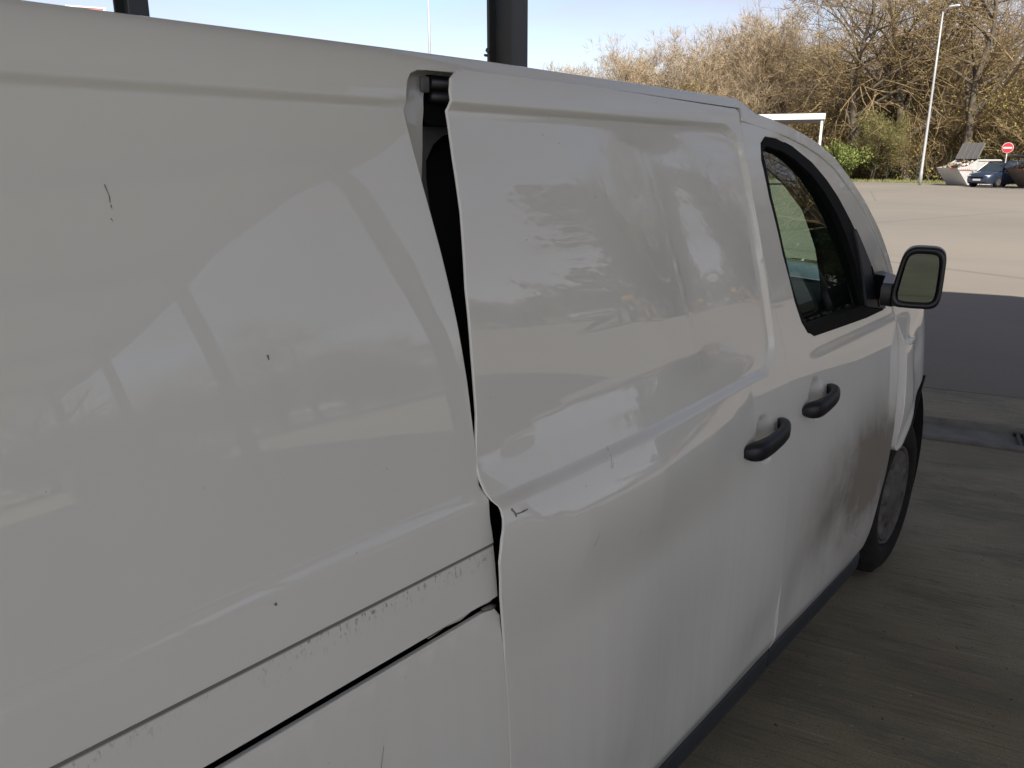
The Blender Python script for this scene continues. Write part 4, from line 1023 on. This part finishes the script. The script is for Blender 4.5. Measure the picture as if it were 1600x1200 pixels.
# ------------------------------------------------------------------ trees
BARK1 = mat('grey_brown_bark', (.11, .086, .06), .9, noise=(2.5, .9, (.14, .115, .085)))
BARK2 = mat('pale_bark', (.22, .185, .145), .9, noise=(2, .8, (.15, .12, .09)))
TWIG1 = mat('brown_twigs', (.235, .165, .085), .9, noise=(.4, .8, (.17, .125, .06)))
TWIG2 = mat('pale_twigs', (.40, .31, .20), .9, noise=(.4, .8, (.30, .23, .145)))
BUD = mat('olive_buds', (.22, .215, .04), .8, noise=(.6, .9, (.28, .20, .06)))
LEAFG = mat('fresh_green_leaves', (.13, .17, .035), .7, noise=(1.5, .9, (.20, .22, .055)))
LEAFD = mat('dark_evergreen_leaves', (.03, .055, .018), .8, noise=(1.0, .9, (.055, .075, .025)))
def grow(seed, h, spread=.42, limbs=9, levels=3, trunk_r=.22, up=.25, first=.28, twig=.028, multi=1, buds=0, budsize=.12, tw=7):
    rr_ = random.Random(seed); T = MB(); C = MB(); tips = []
    def branch(p, d, L, r_, lev):
        n = 4 if lev < 2 else 3; pts = [p.copy()]; q = p.copy(); dd_ = d.copy()
        for i in range(n):
            dd_ = (dd_+Vector((rr_.gauss(0, .16), rr_.gauss(0, .16), rr_.gauss(0, .10)+up*.22))).normalized()
            q = q+dd_*L/n; pts.append(q.copy())
        rad = [r_*(1-.72*i/n) for i in range(n+1)]
        tgt = T if lev <= 1 else C
        tgt.tube(pts, rad, (7, 6, 4, 3, 3)[lev], cap=False)
        if lev >= levels:
            for k in range(tw):
                t = rr_.uniform(.15, 1); i = min(n-1, int(t*n)); b0 = pts[i].lerp(pts[i+1], t*n-i)
                e = (dd_*.9+Vector((rr_.gauss(0, .6), rr_.gauss(0, .6), rr_.gauss(0, .45)+.2))).normalized(); l = L*rr_.uniform(.35, .8)
                s_ = e.cross(Vector((rr_.gauss(0, 1), rr_.gauss(0, 1), rr_.gauss(0, 1)))).normalized()*twig*.5
                m1 = b0+e*l*.55+Vector((rr_.gauss(0, .04), rr_.gauss(0, .04), rr_.gauss(0, .04)))*L
                C.add([b0-s_, b0+s_, m1+s_*.8, m1-s_*.8, b0+e*l], [(0, 1, 2, 3), (3, 2, 4)]); tips.append(b0+e*l); tips.append(m1)
            return
        nc = (limbs, 6, 6, 5)[lev] if lev else limbs
        for k in range(nc):
            t = (first+(1-first)*(k+rr_.random())/nc) if lev == 0 else rr_.uniform(.22, 1.0)
            i = min(n-1, int(t*n)); b0 = pts[i].lerp(pts[i+1], t*n-i)
            a = rr_.uniform(0, 6.283); side = Vector((math.cos(a), math.sin(a), 0)) if lev == 0 else (dd_.cross(Vector((rr_.gauss(0, 1), rr_.gauss(0, 1), rr_.gauss(0, 1))))).normalized()
            e = (dd_*rr_.uniform(.45, .9)+side*rr_.uniform(.6, 1.0)).normalized()
            lf = (1-.45*t) if lev == 0 else rr_.uniform(.45, .75)
            branch(b0, e, L*(spread*1.25 if lev == 0 else 1)*lf, r_*(1-.7*t)*(.62 if lev == 0 else .6)+.004, lev+1)
    for m_ in range(multi):
        d = Vector((rr_.gauss(0, .22 if multi > 1 else .06), rr_.gauss(0, .22 if multi > 1 else .06), 1)).normalized()
        branch(Vector((rr_.gauss(0, .3) if multi > 1 else 0, rr_.gauss(0, .3) if multi > 1 else 0, -.1)), d, h*.82*(rr_.uniform(.8, 1) if multi > 1 else 1), trunk_r/(multi**.4), 0)
    B = None
    if buds:
        B = MB()
        for k in range(buds):
            p = rr_.choice(tips)+Vector((rr_.gauss(0, .12), rr_.gauss(0, .12), rr_.gauss(0, .12)))
            a = Vector((rr_.gauss(0, 1), rr_.gauss(0, 1), rr_.gauss(0, 1))).normalized(); c = a.cross(Vector((rr_.gauss(0, 1), rr_.gauss(0, 1), rr_.gauss(0, 1)))).normalized(); s_ = budsize*rr_.uniform(.5, 1.2)
            B.add([p-a*s_*.5, p+c*s_*.35, p+a*s_*.5, p-c*s_*.35], [(0, 1, 2, 3)])
    return T, C, B
def make_tree(name, G3, p, label, cat, group, mt, mc, mb):
    r = empty(name, p, label, cat, group); T, C, B = G3
    T.build('trunk', mt, r, True); C.build('crown', mc, r, False)
    if B: B.build('leaves', mb, r)
    return r
def shrub_leaves(seed, h, w_, n, size):
    rr_ = random.Random(seed); b = MB(); cl = [(rr_.gauss(0, w_*.35), rr_.gauss(0, w_*.35), rr_.uniform(.12, .92)*h, rr_.uniform(.25, .55)*w_*.6) for _ in range(26)]
    for k in range(n):
        c = rr_.choice(cl); v = Vector((rr_.gauss(0, 1), rr_.gauss(0, 1), rr_.gauss(0, 1))).normalized()*rr_.random()**.4*c[3]; p = Vector(c[:3])+v
        p.z = abs(p.z)
        a = Vector((rr_.gauss(0, 1), rr_.gauss(0, 1), rr_.gauss(0, 1))).normalized(); e = a.cross(Vector((rr_.gauss(0, 1), rr_.gauss(0, 1), rr_.gauss(0, 1)))).normalized(); s_ = size*rr_.uniform(.5, 1.3)
        b.add([p-a*s_*.5, p+e*s_*.4, p+a*s_*.5, p-e*s_*.4], [(0, 1, 2, 3)])
    return b
P = {}
P['oakA'] = (grow(11, 17.5, .50, 11, 3, .34, .20, .20, .026, buds=900), BARK1, TWIG1, BUD)
P['oakB'] = (grow(23, 15, .55, 12, 3, .36, .12, .16, .027, buds=1800), BARK1, TWIG1, BUD)
P['paleA'] = (grow(5, 15, .36, 12, 3, .16, .5, .15, .026, multi=3, buds=0, tw=7), BARK2, TWIG2, BUD)
P['paleB'] = (grow(8, 14, .34, 11, 3, .17, .55, .12, .026, multi=3, buds=500, tw=7), BARK2, TWIG2, BUD)
P['midA'] = (grow(31, 13, .42, 11, 3, .22, .3, .18, .028, multi=2, buds=1500), BARK1, TWIG1, BUD)
P['greenA'] = (grow(37, 10, .42, 11, 3, .16, .35, .15, .03, multi=2, buds=9000, budsize=.16), BARK1, TWIG1, LEAFG)
P['bushA'] = (grow(41, 6.5, .5, 9, 3, .08, .3, .05, .03, multi=5, buds=3500, budsize=.15, tw=5), BARK1, TWIG1, BUD)
P['evgA'] = (grow(43, 12, .40, 12, 3, .25, .25, .08, .03, multi=1, buds=9000, budsize=.42, tw=6), BARK1, LEAFD, LEAFD)
proto = {}
INFO = {'oakA': ('broad_tree', 'tree'), 'oakB': ('broad_tree', 'tree'), 'paleA': ('slender_tree', 'tree'), 'paleB': ('slender_tree', 'tree'), 'midA': ('woodland_tree', 'tree'), 'greenA': ('leafing_tree', 'tree'), 'bushA': ('scrub_bush', 'bush'), 'evgA': ('evergreen_tree', 'tree')}
def plant(kind, px, D, sc=1.0, rz=None, label=None, group=None, pos=None, sz=None):
    p = pos if pos is not None else far(px, D)
    if kind not in proto:
        g3, mt_, mc_, mb_ = P[kind]; r = make_tree(INFO[kind][0], g3, p, label, INFO[kind][1], group, mt_, mc_, mb_); proto[kind] = r
    else:
        r = copy_tree(proto[kind])
        for k_ in ('label', 'group'):
            if k_ in r: del r[k_]
        tag(r, label, INFO[kind][1], group)
    r.location = p; r.rotation_euler = (0, 0, rnd.uniform(0, 6.28) if rz is None else rz); s_ = sc; r.scale = (s_, s_, (sz or s_))
    return r
# the trees one can single out
plant('oakA', 1502, 76, 1.08, .4, 'tall bare tree with a forked crown directly behind the grey skip', None)
plant('oakB', 1418, 79, 1.25, 2.2, 'tall spreading bare tree just behind the tall lamp post', None)
plant('oakB', 1330, 78, 1.1, 4.0, 'gnarled dark-limbed bare tree between the shelter and the lamp post', None)
plant('oakA', 1590, 84, .68, 3.3, 'small bare tree at the right edge, above the brown skip', None)
plant('paleA', 1180, 84, .98, .8, 'tallest of the pale slender trees, rising left of the shelter', None)
plant('greenA', 1360, 75, .55, .5, 'young tree with fresh green leaves just left of the tall lamp post', None)
plant('greenA', 1000, 105, .93, .5, 'yellow-green leafing tree standing out low above the van roof', None)
plant('greenA', 1583, 90, .85, 2.5, 'light green leafing tree behind the no-entry sign', None)
GP = 'pale slender bare trees of the wood'; GB = 'brown bare trees of the wood'; GS = 'brown budding scrub bushes at the edge of the wood'
LP_ = 'pale slender bare tree of the wood above the van roof'; LB = 'brown bare tree in the thick of the wood beyond the lot'; LS = 'brown budding scrub bush behind the mesh fence'
hp = [(868, .78), (884, .86), (902, .84), (921, .88), (940, .82), (962, .90), (985, .86), (1008, .92), (1030, .98), (1050, .92), (1072, 1.02), (1095, 1.0), (1118, 1.06), (1142, 1.02), (1162, 1.12), (1184, 1.15), (1207, 1.12), (1230, 1.1), (1252, 1.05), (1272, .95), (1130, .9), (1240, .9)]
for i, (px, s_) in enumerate(hp):
    plant('paleA' if i % 2 else 'paleB', px+rnd.uniform(-6, 6), rnd.uniform(84, 97), s_, None, LP_, GP)
for px, D, s_ in [(1300, 88, .98), (1372, 93, 1.18), (1395, 87, 1.05), (1446, 88, 1.30), (1475, 94, 1.22), (1530, 90, 1.05), (1560, 95, .9), (1610, 92, .85), (1650, 90, .9), (1690, 88, 1.0), (1285, 98, .9), (1220, 102, .85), (1150, 102, .85), (1060, 106, .85), (1490, 99, 1.15), (1340, 100, 1.15), (1400, 101, 1.15), (1262, 90, .7), (1310, 82, .62), (1470, 82, .6), (1540, 81, .6)]:
    plant(rnd.choice(['midA', 'midA', 'oakB', 'midA']), px, D, s_, None, LB, GB)
for k in range(36):
    px = 1000+k*19.5+rnd.uniform(-7, 7); plant('bushA', px, rnd.uniform(76.5, 92), rnd.uniform(.6, 1.25), None, LS, GS)
# bright green bush by the windscreen pillar
r = empty('green_bush', far(1316, 74.5), 'bright green bush in fresh leaf beside the van windscreen pillar', 'bush')
shrub_leaves(3, 3.0, 2.5, 7000, .15).build('leaves', LEAFG, r)
b = MB(); rr_ = random.Random(2)
for k in range(9): a = rr_.uniform(0, 6.28); b.tube([(0, 0, -.1), (.5*math.cos(a), .5*math.sin(a), 1.2), (1.1*math.cos(a), 1.1*math.sin(a), 2.6)], [.05, .03, .012], 5, cap=False)
b.build('stem', BARK1, r, True)
# undergrowth mass and deep wood: one stuff object each
def mass(name, D0, D1, px0, px1, n, hmin, hmax, size, m, label, cat, seed, twigs=True):
    rr_ = random.Random(seed); b = MB(); c0 = far((px0+px1)/2, (D0+D1)/2)
    for k in range(n):
        px = rr_.uniform(px0, px1); D = rr_.uniform(D0, D1); ht = (hmin+(hmax-hmin)*(.5+.5*math.sin(px*.021+D*.4)*math.cos(px*.047)))*(1 if px > 1250 else .62+.38*(px-800)/450)
        p = far(px, D)-c0; p.z = rr_.random()**1.2*ht
        a = Vector((rr_.gauss(0, .6), rr_.gauss(0, .6), 1)).normalized()
        if twigs and rr_.random() < .6:
            e = a.cross(Vector((rr_.gauss(0, 1), rr_.gauss(0, 1), 0))).normalized()*size*.12; l = size*rr_.uniform(4, 9)
            b.add([p-e, p+e, p+a*l], [(0, 1, 2)], 0)
        else:
            a = Vector((rr_.gauss(0, 1), rr_.gauss(0, 1), rr_.gauss(0, 1))).normalized(); e = a.cross(Vector((rr_.gauss(0, 1), rr_.gauss(0, 1), rr_.gauss(0, 1)))).normalized(); s_ = size*rr_.uniform(.5, 1.3)
            b.add([p-a*s_*.5, p+e*s_*.4, p+a*s_*.5, p-e*s_*.4], [(0, 1, 2, 3)], 1)
    o = b.build(name, m, None); o.location = c0; tag(o, label, cat, kind='stuff'); return o
mass('undergrowth', 77.5, 92, 840, 1900, 60000, 2.2, 5.2, .22, [TWIG1, mat('undergrowth_buds', (.26, .25, .05), .8, noise=(.3, .9, (.30, .21, .07)))], 'tangled brown and olive undergrowth filling the foot of the wood', 'undergrowth', 5)
mass('deep_wood', 98, 125, 800, 1950, 60000, 7, 11, .42, [TWIG1, BUD], 'hazy brown mass of the wood behind the front trees', 'wood', 6)
# verge grass
b = MB(); rr_ = random.Random(9)
for k in range(16000):
    p = ed*rr_.uniform(-60, 60)+nv*rr_.uniform(-.1, 4.6); h_ = rr_.uniform(.06, .26); a = rr_.uniform(0, 6.28); e = Vector((math.cos(a), math.sin(a), 0))*.03
    b.add([p-e, p+e, p+Vector((rr_.gauss(0, .05), rr_.gauss(0, .05), h_))], [(0, 1, 2)])
o = b.build('verge_grass', mat('long_grass', (.16, .19, .05), .9, noise=(.7, 1, (.24, .21, .10))), None); o.location = E1; tag(o, 'long yellow-green grass along the far edge of the lot', 'grass', kind='stuff')

# ------------------------------------------------------------------ the yard on the camera's side, mirrored in the paint
YEL = mat('loader_yellow', (.50, .27, .05), .5, coat=.4)
def loader(p, rz):
    r = empty('wheel_loader', p, 'yellow wheel loader with raised cab mirrored in the sliding door', 'loader', rz=rz)
    b = MB(); b.box(-2.6, -.4, -.9, .9, .9, 1.9, bev=.15); b.box(-.4, 1.4, -.75, .75, .8, 1.4, bev=.1); b.build('chassis', YEL, r, True)
    b = MB(); b.box(-.6, .7, -.7, .7, 1.5, 2.9, bev=.1); b.build('cab', CARG, r, True)
    b = MB(); b.box(-.7, .85, -.8, .8, 2.9, 3.05, bev=.05); b.build('cab_roof', YEL, r, True)
    for s_ in (-1, 1):
        b = MB(); b.tube([(1.0, s_*.5, 1.5), (2.2, s_*.5, 1.2), (3.0, s_*.5, .6)], .13, 6); b.build('arm', YEL, r)
    b = MB(); b.prism([(3.0, .2), (4.0, .15), (3.3, .5), (3.1, 1.2), (2.95, 1.2)], -1.25, 1.25); b.build('bucket', YEL, r)
    for x in (-1.7, 1.1):
        for s_ in (-1, 1):
            b = MB(); b.lathe([(.35, 0), (.68, -.02), (.72, .08), (.72, .45), (.5, .5)], (0, 0, 0), n=24)
            wv = bpy.data.objects.new('wheel', None); col.objects.link(wv); wv.parent = r; wv.location = (x, s_*1.25, .72); wv.rotation_euler.z = 0 if s_ < 0 else math.pi
            b.build('tyre', TYRE, wv, True); b = MB(); b.lathe([(.36, .0), (.30, .1), (.001, .1)], (0, 0, 0), n=20); b.build('rim', YEL, wv, True)
def mir(az, D, z=0): return Vector((.9+D*math.cos(R(az)), .8+D*math.sin(R(az)), z))
loader(mir(-27, 40), R(66))
c2_ = car(mir(-33, 40), R(150), CARW, 'silver car parked beside the wheel loader', None)
car(mir(-38, 41), R(160), CARP, 'dark car parked beyond the silver car', None)
car(mir(-69, 24), R(35), CARR, 'red car parked at the far end of the canopy', None)
GR = 'trees behind the yard, seen only as reflections'
plant('evgA', 0, 0, 1.25, None, 'tall dark evergreen beyond the wheel loader', GR, pos=mir(-25.5, 50))
for az, D, s_ in [(-22, 52, .95), (-17, 60, .9)]:
    plant('evgA', 0, 0, s_, None, 'dark evergreen behind the yard on the camera side', GR, pos=mir(az, D))
k = 0
for az in range(-96, -4, 3):
    k += 1; plant(rnd.choice(['midA', 'oakB', 'oakA', 'greenA']), 0, 0, rnd.uniform(.75, 1.15)*(.42 if -50 < az < -27 else 1), None, 'bare tree behind the yard on the camera side', GR+', bare', pos=mir(az+rnd.uniform(-1, 1), rnd.uniform(52, 74)*(1.25 if -50 < az < -27 else 1)))
for az in range(-100, 0, 3):
    plant('bushA', 0, 0, rnd.uniform(.8, 1.3)*(.6 if -50 < az < -27 else 1), None, 'scrub bush behind the yard on the camera side', GR+', scrub', pos=mir(az+rnd.uniform(-1, 1), rnd.uniform(52, 64)))
plant('oakA', 0, 0, .95, None, 'large bare tree near the yard mirrored in the door window', None, pos=mir(-15, 46))
